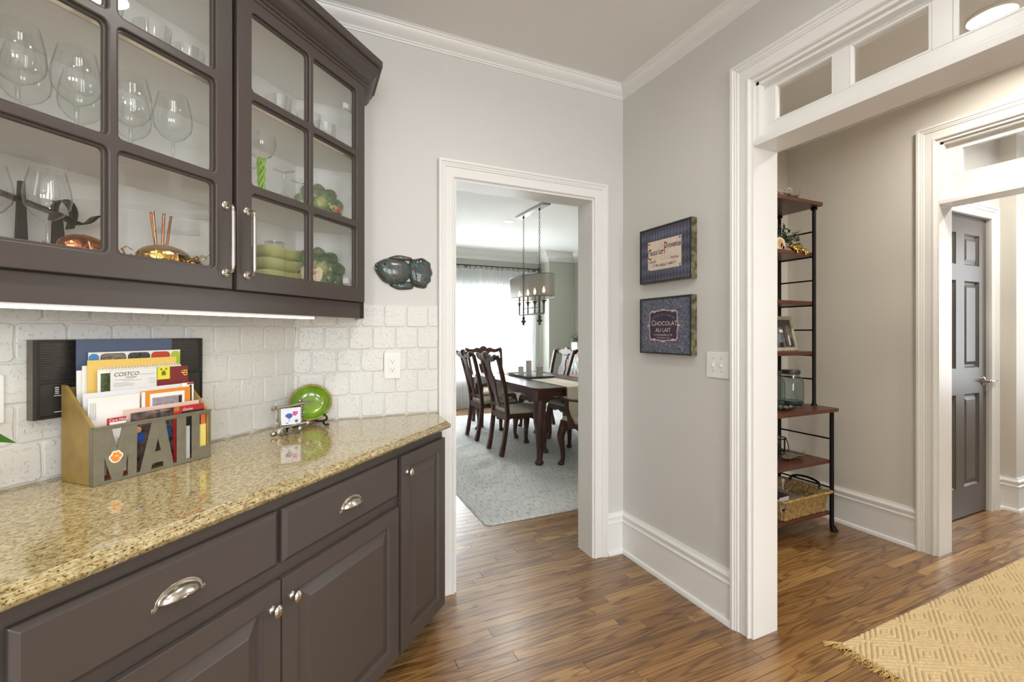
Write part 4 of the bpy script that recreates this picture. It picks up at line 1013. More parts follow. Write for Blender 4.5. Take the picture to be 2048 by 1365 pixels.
text('lettering', 'M. DELABARRE & CIE', .0135, 'label_pink', pr, -.008, y, .096, sx=1.05); text('lettering', '17 rue Vivienne - Paris', .0115, 'label_pink', pr, -.008, y, .082, shear=.2, sx=.9); text('lettering', 'FRANCE', .009, 'label_dim', pr, -.008, y, .072)
text('signature', 'Delabarre', .009, 'label_pink', pr, .110, y, .040, shear=.3)

# ================================================================ inside the glazed cabinet
def wine_mesh(h, r, bowl=.56, foot=.036, closing=.72):
    zb = h*(1-bowl)
    p = [(foot, .0), (foot, .0015), (.012, .005), (.0045, .012), (.0038, zb*.5), (.0042, zb-.006), (.010, zb), (r*.62, zb+.012), (r*.93, zb+.032), (r, zb+.05), (r*.97, zb+(h-zb)*.6), (r*closing, h)]
    return MB().shell(p, 28)
def place(proto, s, n, z, label, group, rot=0):
    """copy of a one-mesh thing set down at (s, n) of the left wall"""
    o = proto if not proto.get('used') else proto.copy()
    if o is not proto: C.objects.link(o)
    proto['used'] = 1
    x, y = Lw(s, n); o.location = (x, y, z); o.rotation_euler = (0, 0, rot); tag(o, label, group=group)
    return o
def proto(mb, name, m, cat, smooth=60):
    o = mb.build(name, m, None, smooth=smooth, fixn=False); tag(o, None, cat); return o
wg = proto(wine_mesh(.207, .042), 'wine_glass', 'ware_glass', 'glass')
ORD = ('first', 'second', 'third', 'fourth')
for i, (s, n) in enumerate(((.604, .215), (.528, .155), (.462, .235))):
    place(wg, s, n, SH0, 'large wine glass on the bottom cabinet shelf, %s from the brass beetle' % ORD[i], 'wine glasses on the bottom shelf')
wg2 = proto(wine_mesh(.225, .047, .58, .036, .74), 'wine_glass', 'ware_glass', 'glass')
for rw, pts in (('front', ((.885, .205), (.780, .200), (.662, .205), (.560, .200))), ('back', ((.835, .105), (.725, .095), (.615, .095)))):
    for i, (s, n) in enumerate(pts): place(wg2, s, n, SH1, 'wine glass in the %s row of the middle shelf, %s from the door handles' % (rw, ORD[i]), 'wine glasses on the middle shelf')
def tumbler_mesh(r0, r1, h, n=24):
    p = [(.0001, .004), (r0*.9, .004), (r0, .010), (r0+(r1-r0)*.25, h*.3), (r0+(r1-r0)*.6, h*.6), (r1, h)]
    return MB().shell(p, n, mod=lambda a, j: 1+(.045*cos(12*a+j*.6) if j < 4 else 0)).shell([(r0*.86, .0), (r0*.9, .004)], n)
tb = proto(tumbler_mesh(.031, .044, .098), 'crystal_tumbler', 'crystal', 'glass', 25)
for side, rw, pts in (('left', 'front', ((.93, .20), (.825, .215), (.72, .19))), ('left', 'back', ((.885, .105),)), ('right', 'front', ((1.235, .225), (1.365, .235), (1.460, .225))), ('right', 'back', ((1.305, .150), (1.540, .150)))):
    for i, (s, n) in enumerate(pts): place(tb, s, n, SH2, 'crystal tumbler behind the %s glazed door, top shelf %s row, %s from the middle' % (side, rw, ORD[i]), 'crystal tumblers on the top shelf')
# upside-down margarita glasses with a teal rim
def marg():
    p = [(.048, .002), (.050, .004), (.036, .028), (.020, .034), (.016, .046), (.0045, .058), (.004, .125), (.010, .138), (.036, .142), (.037, .1435)]
    return MB().shell(p, 28)
mgp = thing('margarita_glass', 'upturned margarita glass with a teal rim beside the artichoke plate', 'glass', (0, 0, 0), 'O', 'upturned margarita glasses')
marg().build('glass_body', 'ware_glass', mgp, smooth=60, fixn=False)
MB().tube([(.049*cos(2*pi*k/28), .049*sin(2*pi*k/28), .0032) for k in range(28)], .003, 7, closed=True).build('rim', mat('teal_glass', (40, 92, 96), .15), mgp, smooth=60)
for i, (s, n) in enumerate(((1.275, .205), (1.20, .13), (1.395, .165))):
    o = mgp if i == 0 else copy_tree(mgp); x, y = Lw(s, n); o.location = (x, y, SH1); o['label'] = 'upturned margarita glass with a teal rim, '+('between the goblet and the artichoke plate', 'at the back behind the lime goblet', 'touching distance from the artichoke plate')[i]
# green twisted stem glass
gg = thing('twisted_goblet', 'tall goblet with a lime green twisted stem behind the right door', 'glass', (*Lw(1.145, .245), SH1), 'O')
b = MB()
for ph in (0, 2*pi/3, 4*pi/3): b.tube([((.006+.004*t)*cos(9*t+ph), (.006+.004*t)*sin(9*t+ph), .008+.125*t) for t in [k/30 for k in range(31)]], .0055, 8)
b.build('stem', mat('lime_glass', (150, 196, 70), .15, coat=.5), gg, smooth=60); MB().lathe([(.040, 0), (.040, .002), (.02, .006), (.006, .012)], 28).build('foot', 'lime_glass', gg, smooth=50)
MB().shell([(.008, .132), (.03, .142), (.042, .165), (.045, .185), (.044, .21)], 28).build('bowl', 'ware_glass', gg, smooth=60, fixn=False)
# artichoke plates: overlapping leaves
mat('artichoke', (142, 160, 124), .22, coat=.6, var=(26, .4)); mat('artichoke_pale', (192, 196, 128), .25, coat=.5, var=(30, .3))
def leaf_outline(cx, cz, a, ln_, w):
    pts = [(0, -.25), (.34, -.05), (.5, .35), (.40, .75), (0, 1.05), (-.40, .75), (-.5, .35), (-.34, -.05)]
    return [(cx+(px*w)*cos(a)+(pz*ln_)*sin(a), cz-(px*w)*sin(a)+(pz*ln_)*cos(a)) for px, pz in smooth_poly(pts, 1)]
def artichoke_plate(s, n, z, label, k=1.0, yaw=0):
    t = thing('artichoke_plate', label, 'plate', (*Lw(s, n), z), 'O'); t.rotation_euler = (radians(-14), 0, radians(yaw))
    for ring, (R, cnt, L_, w, y, m) in enumerate(((.052*k, 9, .052*k, .062*k, .0, 'artichoke'), (.026*k, 7, .046*k, .054*k, -.014, 'artichoke'), (-.004*k, 5, .034*k, .040*k, -.024, 'artichoke_pale'))):
        for i in range(cnt):
            a = 2*pi*(i+.5*ring)/cnt
            b = MB().dome(leaf_outline(sin(a)*R, .098*k+cos(a)*R, a, L_, w), .012, 4, power=.6, base=.003); b.move(0, y-.002*(i % 2), 0); b.build('leaf', m, t, smooth=70)
    MB().lathe([(.0001, .0), (.03*k, .0), (.034*k, .006), (.03*k, .03), (.0001, .033)], 16, (0, .004, .098*k), 'y').build('centre', 'artichoke_pale', t, smooth=60)
artichoke_plate(1.535, .135, SH1, 'green artichoke leaf plate leaning on the middle shelf', .98, 12)
artichoke_plate(1.530, .140, SH0, 'green artichoke leaf plate leaning on the bottom shelf', 1.06, 12)
# small figurine with flowers, angel figurine
mat('doll_cream', (224, 212, 186), .6); mat('doll_brown', (92, 54, 40), .6); mat('doll_skin', (206, 158, 120), .6)
fg = thing('flower_pot_ornament', 'tiny brown pot of orange flowers in front of the artichoke plate', 'ornament', (*Lw(1.508, .235), SH1), 'O')
MB().lathe([(.013, 0), (.017, .036), (.014, .038), (.0001, .036)], 16).build('pot', 'doll_brown', fg, smooth=40)
for i, (dx, dy, z, m) in enumerate(((-.016, 0, .060, 'green_ink'), (-.004, .004, .064, 'doll_skin'), (.010, 0, .060, 'dish_rim'), (.018, -.004, .050, 'dish_rim'), (.002, -.006, .054, 'doll_skin'))):
    f = MB().tube([(0, 0, .034), (dx, dy, z)], .0016, 6).ball((dx, dy, z), (.0075, .0075, .0075), 10, 6); f.build('flower', m, fg, smooth=60)
ag = thing('angel_figurine', 'cream angel figurine with brown hair beside the green bowls', 'figurine', (*Lw(1.352, .262), SH0), 'O')
MB().lathe([(.018, 0), (.017, .03), (.013, .055), (.015, .068), (.007, .078), (.006, .084), (.0001, .086)], 18).build('dress', 'doll_cream', ag, smooth=50)
MB().ball((0, 0, .094), (.011, .012, .013)).build('head', 'doll_skin', ag, smooth=60); MB().ball((-.002, .004, .097), (.0125, .0125, .0125)).build('hair', 'doll_brown', ag, smooth=60)
MB().tube([(-.014, -.004, .066), (-.004, -.016, .058), (.008, -.014, .060)], .0045, 8).tube([(.014, -.004, .066), (.008, -.016, .060), (0, -.016, .062)], .0045, 8).ball((.002, -.019, .064), .0075).build('arms', 'doll_skin', ag, smooth=60)
wing = [(0, .05), (.010, .078), (.030, .090), (.040, .07), (.036, .04), (.020, .022)]
for q in (-1, 1): MB().plate([[(q*x, z) for x, z in smooth_poly(wing, 1)]], .008, .010).build('wing', 'doll_cream', ag)
# stack of square green bowls with a jar on top
mat('bowl_green', (190, 192, 130), .25, coat=.5, var=(18, .25))
def bowl_mesh():
    b = MB(); n = 40; pr = [(.048, .0), (.055, .003), (.068, .022), (.078, .044), (.074, .044), (.063, .022), (.050, .008), (.0003, .007)]
    v = []
    for r, z in pr:
        for k in range(n):
            a = 2*pi*k/n; q = r*(abs(cos(a))**4.5+abs(sin(a))**4.5)**(-1/4.5); v.append((q*cos(a)*1.12, q*sin(a)*.95, z+.004*(abs(sin(2*a)) if z > .03 else 0)))
    f = [(j*n+k, j*n+(k+1) % n, (j+1)*n+(k+1) % n, (j+1)*n+k) for j in range(len(pr)-1) for k in range(n)]; f.append(tuple(range(n-1, -1, -1)))
    return b.add(v, f)
bw = proto(bowl_mesh(), 'square_bowl', 'bowl_green', 'bowl', 50)
for k, lb2 in enumerate(('bottom', 'middle', 'top')):
    place(bw, 1.215, .215, SH0+k*.041, 'square pale green bowl, %s one of the stack of three' % lb2, 'stacked green bowls', radians(45))
one(MB().shell([(.030, .0), (.033, .002), (.0335, .044), (.030, .052), (.030, .060), (.0315, .062), (.0315, .068), (.0001, .068)], 24), 'glass_jar', 'ware_glass', 'small clear glass jar upturned on the stack of green bowls', 'jar', (0, 0, 0), smooth=40, fixn=False).location = (*Lw(1.225, .215), SH0+2*.041+.0085)
# black scrolled metal ornament
bo_ = thing('scroll_ornament', 'black sheet metal ornament of curled ribbons behind the wine glasses', 'ornament', (.655, -.085, SH0), 'L')
def ribbon(pts, w, name):
    b = MB(); v = []; P = spline(pts, 8)
    for x, z in P: v += [(x, -.085-w, z), (x, -.085+w, z)]
    f = [(2*i, 2*i+1, 2*i+3, 2*i+2) for i in range(len(P)-1)]
    b.add(v, f); o = b.build(name, 'black_metal', bo_, smooth=70, fixn=False); s = o.modifiers.new('t', 'SOLIDIFY'); s.thickness = .003; return o
z0 = SH0
MB().plate([[(.600, z0), (.625, z0), (.618, z0+.20), (.607, z0+.20)]], -.090, -.080).build('post', 'black_metal', bo_)
MB().plate([[(.668, z0), (.700, z0), (.690, z0+.12), (.672, z0+.17)]], -.090, -.080).build('post', 'black_metal', bo_)
ribbon([(.560, z0+.165), (.62, z0+.150), (.68, z0+.135), (.722, z0+.120), (.745, z0+.128), (.762, z0+.148), (.770, z0+.150)], .020, 'ribbon')
ribbon([(.672, z0+.12), (.680, z0+.165), (.700, z0+.172), (.712, z0+.145), (.704, z0+.105)], .018, 'ribbon')
ribbon([(.70, z0+.02), (.715, z0+.065), (.738, z0+.080), (.760, z0+.062), (.766, z0+.004)], .020, 'arch')
# copper and brass beetles
mat('copper', (196, 124, 84), .22, 1., bump=(60, .002)); mat('brass', (214, 172, 98), .18, 1., bump=(60, .002))
def beetle(name, label, s, n, k, m, yaw):
    t = thing(name, label, 'ornament', (*Lw(s, n), SH0), 'O'); t.rotation_euler = (0, 0, radians(45+yaw))
    o = MB().ball((0, 0, .030*k), (.052*k, .034*k, .030*k), 24, 14).build('body', m, t, smooth=70)
    MB().ball((.055*k, 0, .022*k), (.020*k, .022*k, .018*k), 16, 10).build('head', m, t, smooth=70)
    MB().tube([(-.05*k, 0, .036*k), (0, 0, .061*k), (.05*k, 0, .036*k)], .0014, 6).build('wing_seam', m, o, smooth=60)
    for q in (-1, 1):
        for x in (-.03, .0, .03): MB().tube([(x*k, q*.030*k, .026*k), (x*k*1.3, q*.048*k, .038*k), (x*k*1.5, q*.060*k, .002)], [.0028, .0024, .0016], 6).build('leg', m, t, smooth=60)
        MB().tube([(.068*k, q*.008*k, .034*k), (.085*k, q*.018*k, .052*k), (.10*k, q*.020*k, .046*k)], .0013, 6).build('feeler', m, t, smooth=60)
    return t
beetle('copper_beetle', 'shiny copper beetle ornament on the bottom shelf beside the wine glasses', .655, .250, 1.10, 'copper', 20)
beetle('brass_beetle', 'shiny brass beetle ornament in front of the copper straws', .845, .232, 1.3, 'brass', -6)
cp = thing('straw_cup', 'small clear glass cup behind the brass beetle', 'glass', (*Lw(.905, .120), SH0), 'O')
MB().shell([(.0001, .003), (.022, .003), (.024, .01), (.026, .075)], 24).build('cup', 'ware_glass', cp, smooth=50, fixn=False)
MB().tube([(.0262*cos(2*pi*k/24), .0262*sin(2*pi*k/24), .072) for k in range(24)], .0015, 6, closed=True).build('rim', 'black_metal', cp, smooth=60)
stp = proto(MB().tube([(0, 0, 0), (0, 0, .185)], .0036, 12, caps=False), 'copper_straw', 'copper', 'straw')
for k, (ax, ay) in enumerate(((-.16, .10), (-.13, -.06), (.02, .08), (.17, -.02))):
    o = place(stp, .905+.03*ax, .120, SH0+.006, 'copper drinking straw standing in the small glass cup', 'copper straws in the cup'); o.rotation_euler = (ay*.6, ax*.8, radians(45))

# ================================================================ the hall: tall shelf, its contents, jute rug
et = thing('etagere', 'tall black iron shelf with brown wooden shelves in the hall', 'shelf', (2.76, 2.03, 0))
EX0, EX1 = 2.33, 3.15; YB, YU, YL = 2.190, 1.944, 1.830
for x in (EX0, EX1):
    MB().tube([(x, YU, .81), (x, YU, .83), (x, YU, 2.158)], [.022, .0115, .0115], 14).lathe([(.021, 2.142), (.021, 2.150), (.014, 2.158)], 16, (x, YU, 0)).build('upper_post', 'black_metal', et, smooth=50)
    MB().tube([(x, YB, 0), (x, YB, .02), (x, YB, 2.158)], [.020, .0115, .0115], 14).lathe([(.021, 2.142), (.021, 2.150), (.014, 2.158)], 16, (x, YB, 0)).build('back_post', 'black_metal', et, smooth=50)
    MB().tube([(x+.012*(1 if x == EX1 else -1), YL-.010, 0), (x+.008*(1 if x == EX1 else -1), YL-.006, .016), (x, YL, .05), (x, YL, .785)], [.024, .021, .013, .0125], 14).build('leg', 'black_metal', et, smooth=50)
    for z in (1.993, 1.822, 1.661, 1.490, 1.323, 1.150, .989): MB().tube([(x, YU, z), (x, YB, z)], .0055, 8).build('rung', 'black_metal', et, smooth=50)
    for z in (.792, .606, .448, .285, .108): MB().tube([(x, YL, z), (x, YB, z)], .0055, 8).build('rung', 'black_metal', et, smooth=50)
for z in (2.171, 1.838, 1.506, 1.166):
    yf = YU-.046 if z > 2 else YU+.004
    MB().box(EX0-(.022 if z > 2 else -.012), EX1+(.022 if z > 2 else -.012), yf, YB+.006, z-.013, z+.013).build('shelf_board', 'shelf_wood', et, bevel=.003)
MB().box(EX0-.025, EX1+.025, 1.800, 2.205, .788, .812).build('shelf_board', 'shelf_wood', et, bevel=.003)
for z in (.459, .121): MB().box(EX0+.014, EX1-.014, YL+.004, YB, z-.012, z+.012).build('shelf_board', 'shelf_wood', et, bevel=.003)
T2, S2, S3, S4, S5, S6, S7 = 2.184, 1.851, 1.519, 1.179, .812, .471, .133
# silver shell dish on top
mat('silver', (196, 190, 180), .16, 1., bump=(70, .006))
sv = thing('silver_dish', 'crinkled silver leaf dish on the top shelf in the hall', 'dish', (2.915, 2.00, T2), 'O')
b = MB(); n = 40; v = []
pr = [(.001, .004), (.05, .004), (.085, .016), (.105, .040), (.112, .062), (.108, .062), (.09, .03), (.05, .010), (.001, .008)]
for j, (r, z) in enumerate(pr):
    for k in range(n):
        a = 2*pi*k/n; w = 1+.09*cos(7*a) if 2 <= j <= 6 else 1; v.append((r*w*cos(a)*1.25, r*w*sin(a)*.62, z+(.010*cos(7*a+.5) if 3 <= j <= 5 else 0)))
f = [(j*n+k, j*n+(k+1) % n, (j+1)*n+(k+1) % n, (j+1)*n+k) for j in range(len(pr)-1) for k in range(n)]
b.add(v, f).build('bowl', 'silver', sv, smooth=70)
for q in (-1, 1): MB().tube([(q*.12, 0, .045), (q*.145, 0, .06), (q*.13, 0, .075)], .006, 8).build('handle', 'silver', sv, smooth=60)
# potted sprig
mat('sprig', (66, 84, 60), .5, var=(60, .4))
sg = thing('small_potted_plant', 'small leafy plant in a white pot on the second shelf in the hall', 'plant', (3.005, 2.07, S2), 'O')
MB().lathe([(.030, 0), (.040, .068), (.042, .070), (.036, .070), (.034, .06), (.0001, .06)], 24).build('pot', 'pot_white', sg, smooth=40)
b = MB(); rr = random.Random(2); stem = MB()
for i in range(46):
    a = rr.random()*2*pi; e = rr.uniform(.15, 1.3); L_ = rr.uniform(.09, .165); d = np.array((cos(a)*cos(e), sin(a)*cos(e)*.8, sin(e))); p0 = np.array((0, 0, .06)); p1 = p0+d*L_
    stem.tube([tuple(p0), tuple(p0+d*L_*.5+np.array((0, 0, .006))), tuple(p1)], .0012, 4)
    for k in range(7):
        c = p0+d*L_*(.35+.65*k/6); t1 = np.array([rr.gauss(0, 1) for _ in range(3)]); t1 /= np.linalg.norm(t1); t2 = np.cross(t1, d); t2 /= np.linalg.norm(t2)+1e-6
        l_, w_ = .018, .0085; q = [c, c+t1*l_*.5+t2*w_, c+t1*l_, c+t1*l_*.5-t2*w_]; b.add([tuple(x) for x in q], [(0, 1, 2, 3)])
stem.build('stems', 'sprig', sg); tag(b.build('foliage', 'sprig', sg, fixn=False), kind='stuff')
# dog photo card, golden cat
ph = thing('animal_plaque', 'small tan and white animal plaque beside the potted sprig', 'ornament', (2.885, 2.00, S2), 'O')
MB().plate([smooth_poly([(-.05, 0), (.04, 0), (.045, .05), (.03, .085), (-.02, .095), (-.05, .07)], 1)], -.006, .006, .002).build('plaque', 'doll_cream', ph, smooth=40)
for c_, m in (((-.01, .05, .022, .03), 'doll_skin'), ((.012, .03, .016, .026), 'doll_skin'), ((.024, .022, .010, .014), 'doll_brown')): MB().plate([ell(*c_, 16)], -.0068, -.006).build('patch', m, ph)
mat('gold', (186, 156, 84), .16, 1.)
ct_ = thing('golden_cat', 'golden cat figurine lying on the front of the second shelf', 'figurine', (2.985, 1.975, S2), 'O')
MB().ball((.03, 0, .028), (.052, .024, .026), 20, 12).ball((.052, 0, .034), (.026, .024, .028), 16, 10).ball((0, -.004, .024), (.028, .020, .020), 14, 10).build('body', 'gold', ct_, smooth=75)
b = MB().ball((-.048, -.012, .030), (.019, .017, .016), 16, 10)
for q in (-1, 1): b.lathe([(.006, 0), (.0002, .014)], 8, (-.050, -.012+q*.009, .042))
b.build('head', 'gold', ct_, smooth=60)
for p in ([(-.03, -.02, .012), (-.02, -.034, .006), (-.016, -.038, -.018)], [(.05, -.02, .012), (.062, -.036, .004), (.066, -.040, -.026)], [(.0, -.02, .010), (.012, -.032, .008), (.02, -.034, .004)], [(.07, .004, .02), (.088, -.02, .014), (.092, -.037, -.012)]):
    MB().tube(p, [.009, .0085, .007], 10).build('leg', 'gold', ct_, smooth=60)
# framed photograph on the fourth shelf
fr = thing('photo_frame', 'cream framed black and white street photograph on the hall shelf', 'picture frame', (2.985, 2.040, S4), 'O'); fr.rotation_euler = (radians(-12), 0, radians(4))
MB().plate([rect(-.175, 0, .150, .245), rect(-.150, .025, .125, .220)], -.010, .006, .003).build('frame', mat('cream_frame', (200, 194, 170), .5, var=(40, .3)), fr, smooth=30)
pc = MB().box(-.151, .126, -.003, .002, .024, .221).build('photograph', mat('photo_street', (128, 122, 118), .4, var=(30, .8)), fr)
for i, (a, c, e, d, m) in enumerate(((-.15, .17, .125, .22, 'photo_b'), (.03, .03, .045, .22, 'photo_b'), (.06, .10, .11, .18, 'photo_a'), (-.06, .05, -.01, .12, mat('photo_blue', (120, 128, 150), .5)), (-.04, .026, 0, .06, 'ink'), (.07, .04, .085, .11, 'paper_grey'), (-.02, .13, .02, .15, 'paper_grey'), (.09, .03, .12, .09, 'photo_b'))):
    MB().plate([rect(a, c, e, d)], -.0042-.0002*i, -.003).build('photo_patch', m, pc)
# blue glass jars
def jar(x, y, label):
    t = thing('mason_jar', label, 'jar', (x, y, S5), 'O', 'blue glass jars on the wide shelf')
    MB().shell([(.001, .006), (.066, .004), (.076, .012), (.079, .03), (.079, .150), (.070, .180), (.052, .196), (.048, .206), (.048, .222)], 28).build('glass_body', 'jar_glass', t, smooth=60, fixn=False)
    MB().lathe([(.0001, .003), (.066, .003), (.074, .010), (.074, .028), (.0001, .026)], 28).build('base', mat('jar_base', (84, 104, 106), .2), t, smooth=50)
    MB().lathe([(.056, .208), (.056, .232), (.053, .236), (.0001, .236)], 28, (0, 0, 0)).build('lid', mat('zinc', (92, 88, 84), .45, .7), t, smooth=40)
    b = MB()
    for z in (.213, .220, .227): b.tube([(.0565*cos(2*pi*k/28), .0565*sin(2*pi*k/28), z) for k in range(28)], .0016, 6, closed=True)
    b.build('lid_thread', 'zinc', t, smooth=60)
    return t
jar(3.060, 2.045, 'blue glass jar with a zinc lid next to the iron post'); jar(2.885, 2.06, 'blue glass jar with a zinc lid, farther from the iron post')
gd = thing('glass_dish', 'shallow glass dish of green trinkets in front of the jars', 'dish', (2.785, 1.915, S5), 'O')
MB().shell([(.0001, .003), (.05, .003), (.085, .022), (.092, .026)], 28).build('dish', 'jar_glass', gd, smooth=60, fixn=False)
b = MB(); rr = random.Random(4)
for k in range(22): a = rr.random()*6.3; r = .06*sqrt(rr.random()); b.ball((r*cos(a), r*sin(a), .012+rr.random()*.012), (.012, .009, .007), 8, 5)
tag(b.build('trinkets', mat('trinket', (120, 134, 110), .3, var=(60, .6)), gd, smooth=60), kind='stuff')
# candle holder, silver leaf, basket
ch = thing('candle_holder', 'black wire candle holder with a glass cup and swing handle', 'candle holder', (2.985, 2.09, S6), 'O')
MB().shell([(.0001, .006), (.045, .006), (.047, .012), (.047, .125)], 24).build('glass_cup', 'clear_glass', ch, smooth=60, fixn=False)
for z in (.105, .006): MB().tube([(.052*cos(2*pi*k/28), .052*sin(2*pi*k/28), z) for k in range(28)], .0042, 8, closed=True).build('ring', 'black_metal', ch, smooth=60)
for a in (.5, 2.6, 4.7): MB().tube([(.052*cos(a), .052*sin(a), .0), (.052*cos(a), .052*sin(a), .112)], .005, 8).build('upright', 'black_metal', ch, smooth=60)
MB().tube([(.056*cos(t), -.02-.045*sin(t), .105-.085*sin(t)) for t in [pi*k/20 for k in range(21)]], .003, 8).build('swing_handle', 'black_metal', ch, smooth=60)
sl_ = thing('silver_leaf_dish', 'silver leaf shaped dish in front of the candle holder', 'dish', (2.93, 1.95, S6), 'O')
b = MB(); v = []; nn = 18
for i in range(nn+1):
    t = i/nn; x = -.115+.23*t; w = .050*sin(pi*min(max(t, .02), .98))**.7
    for j in range(7): u = -1+j/3; v.append((x, w*u, .006+.022*u*u*sin(pi*t)+.004*sin(10*t+3*abs(u))+.02*(2*t-1)**4))
b.add(v, [(i*7+j, i*7+j+1, (i+1)*7+j+1, (i+1)*7+j) for i in range(nn) for j in range(6)])
o = b.build('leaf', 'silver', sl_, smooth=70, fixn=False); s = o.modifiers.new('t', 'SOLIDIFY'); s.thickness = .003
MB().tube([(.10, 0, .022), (.135, .005, .03), (.15, .012, .028)], .003, 8).build('stem', 'silver', sl_, smooth=60)
for x, y in ((-.05, -.02), (.05, -.02), (0, .025)): MB().ball((x, y, .004), .004, 8, 6).build('foot', 'silver', sl_, smooth=60)
mat('seagrass', (190, 158, 100), .7, var=(45, .45)); mat('seagrass_dark', (150, 112, 62), .7)
bk = thing('wicker_basket', 'woven seagrass basket of books on the bottom shelf in the hall', 'basket', (2.90, 2.00, S7), 'O')
BX0, BX1, BY0, BY1, BH = -.205, .235, -.150, .135, .130
b = MB().box(BX0+.01, BX1-.03, BY0+.01, BY1-.01, .002, .010); b.build('bottom', 'seagrass_dark', bk)
def strand_wall(p0, p1, outw, name):
    """vertical twisted strands from the base line to the flared rim"""
    b = MB(); p0, p1 = np.array(p0), np.array(p1); L_ = np.linalg.norm(p1-p0); n = max(int(L_/.0145), 2)
    for i in range(n):
        c = p0+(p1-p0)*(i+.5)/n; pts = []
        for k in range(9):
            z = BH*k/8; o2 = np.array(outw)*.030*(k/8)**1.3; wob = .0022*sin(k*1.9+i*2.3)
            d = (p1-p0)/L_; pts.append(tuple(np.array((*(c+d*wob+o2+np.array(outw)*.0022*cos(k*2.2+i*pi)), z+.004))))
        b.tube(pts, [.0078+.0016*sin(k*2.2+i) for k in range(9)], 6)
    o = b.build(name, 'seagrass', bk, smooth=70); return tag(o, kind='stuff')
strand_wall((BX0, BY0), (BX1-.03, BY0), (0, -1), 'front_weave'); strand_wall((BX0, BY1), (BX1-.03, BY1), (0, .6), 'back_weave')
strand_wall((BX1-.03, BY0), (BX1-.03, BY1), (1, 0), 'right_weave'); strand_wall((BX0, BY0), (BX0, BY1), (-1, 0), 'left_weave')
rm = [(BX0-.03, BY0-.03, BH), (BX1, BY0-.03, BH), (BX1, BY1+.02, BH), (BX0-.03, BY1+.02, BH)]
pts = []
for i in range(4):
    a, c = np.array(rm[i]), np.array(rm[(i+1) % 4])
    for k in range(12): t = k/12; pts.append(tuple(a+(c-a)*t+np.array((0, 0, .002*sin(k*2.1)))))
MB().tube(pts, [.0085+.0012*sin(k*1.7) for k in range(len(pts))], 8, closed=True).build('rim', 'seagrass', bk, smooth=70)
MB().tube(spline([(BX1-.01, .10, BH), (BX1+.005, .08, BH+.035), (BX1+.005, -.01, BH+.050), (BX1+.005, -.09, BH+.035), (BX1-.01, -.11, BH)], 6), .0085, 10).build('handle', 'gloss_black', bk, smooth=60)
def book(name, label, x, y, z, w, d, h, rz, cover, pages='paper_grey'):
    t = thing(name, label, 'book', (x, y, z), 'O'); t.rotation_euler = (0, 0, radians(rz))
    MB().box(-w/2, w/2, -d/2, d/2, 0, .003).box(-w/2, w/2, -d/2, d/2, h-.003, h).box(-w/2, -w/2+.003, -d/2, d/2, .003, h-.003).build('cover', cover, t)
    MB().box(-w/2+.004, w/2-.003, -d/2+.003, d/2-.003, .003, h-.003).build('pages', pages, t); return t
book('book', 'black book lying lowest in the seagrass basket', 2.86, 1.98, S7+.011, .30, .20, .045, 2, 'gloss_black')
book('book', 'book with a brown photographic cover lying on the black book', 2.84, 1.99, S7+.057, .28, .20, .040, 6, mat('cover_brown', (150, 132, 112), .4, var=(18, .35)))
book('book', 'black and white patterned book on top of the basket', 2.76, 1.975, S7+.0985, .11, .17, .035, 3, mat('cover_bw', (40, 38, 38), .4, var=(160, .9)), 'paper_white')

# ---------------------------------------------------------------- jute rug with raised diamonds
mat('jute', (210, 186, 142), .85, var=(60, .12)); mat('jute_fringe', (196, 164, 104), .85)
RGX0, RGX1, RGY0, RGY1 = 2.035, 4.10, .45, 1.148
nx, ny = 940, 320
X, Y = np.meshgrid(np.linspace(RGX0, RGX1, nx), np.linspace(RGY0, RGY1, ny))
PX, PY = .268, .150                              # diamond repeat
du = np.abs(((X-2.28)/PX+.5) % 1-.5)*2; dv = np.abs(((Y-1.107)/PY+.5) % 1-.5)*2
s_ = du+dv; t_ = np.where(s_ < 1, s_, 2-s_)
ph_ = (t_*3.5) % 1; rows_ = np.sqrt(np.clip(1-(2*ph_-1)**2, 0, 1))            # concentric cords
sgn = np.where(((du-dv)*1.0) > 0, 1., 1.)
tw = .5+.5*np.sin((X+Y)*2*pi/.0085)
tw2 = .5+.5*np.sin((X-Y*.5)*2*pi/.010)
edge = np.minimum.reduce([X-RGX0, RGX1-X, Y-RGY0, RGY1-Y]); ed = np.clip(edge/.010, 0, 1)**.5
Z = .002+(.0005+.0125*rows_*(.74+.26*tw2))*ed
Yw = Y+np.where((edge < .004), .0012*np.sin(X*2*pi/.012), 0)
V = np.stack([X-RGX0, Yw-RGY0, Z], -1).reshape(-1, 3)
idx = np.arange(nx*ny).reshape(ny, nx)
Fq = np.stack([idx[:-1, :-1], idx[:-1, 1:], idx[1:, 1:], idx[1:, :-1]], -1).reshape(-1, 4)
def fast_mesh(name, V, F, m):
    me = bpy.data.meshes.new(name); me.vertices.add(len(V)); me.vertices.foreach_set('co', V.astype(np.float32).ravel())
    me.loops.add(F.size); me.loops.foreach_set('vertex_index', F.astype(np.int32).ravel()); me.polygons.add(len(F))
    me.polygons.foreach_set('loop_start', np.arange(0, F.size, F.shape[1], dtype=np.int32))
    me.polygons.foreach_set('use_smooth', np.ones(len(F), bool)); me.update(calc_edges=True); me.validate(); me.materials.append(MATS[m]); return me
rg = thing('jute_rug', 'natural jute rug with raised diamonds and a fringe on the hall floor', 'rug', (RGX0, RGY0, 0.0005), 'O')
link(fast_mesh('weave', V, Fq, 'jute'), 'weave', rg)
b = MB(); rr = random.Random(8)
y = RGY0+.01
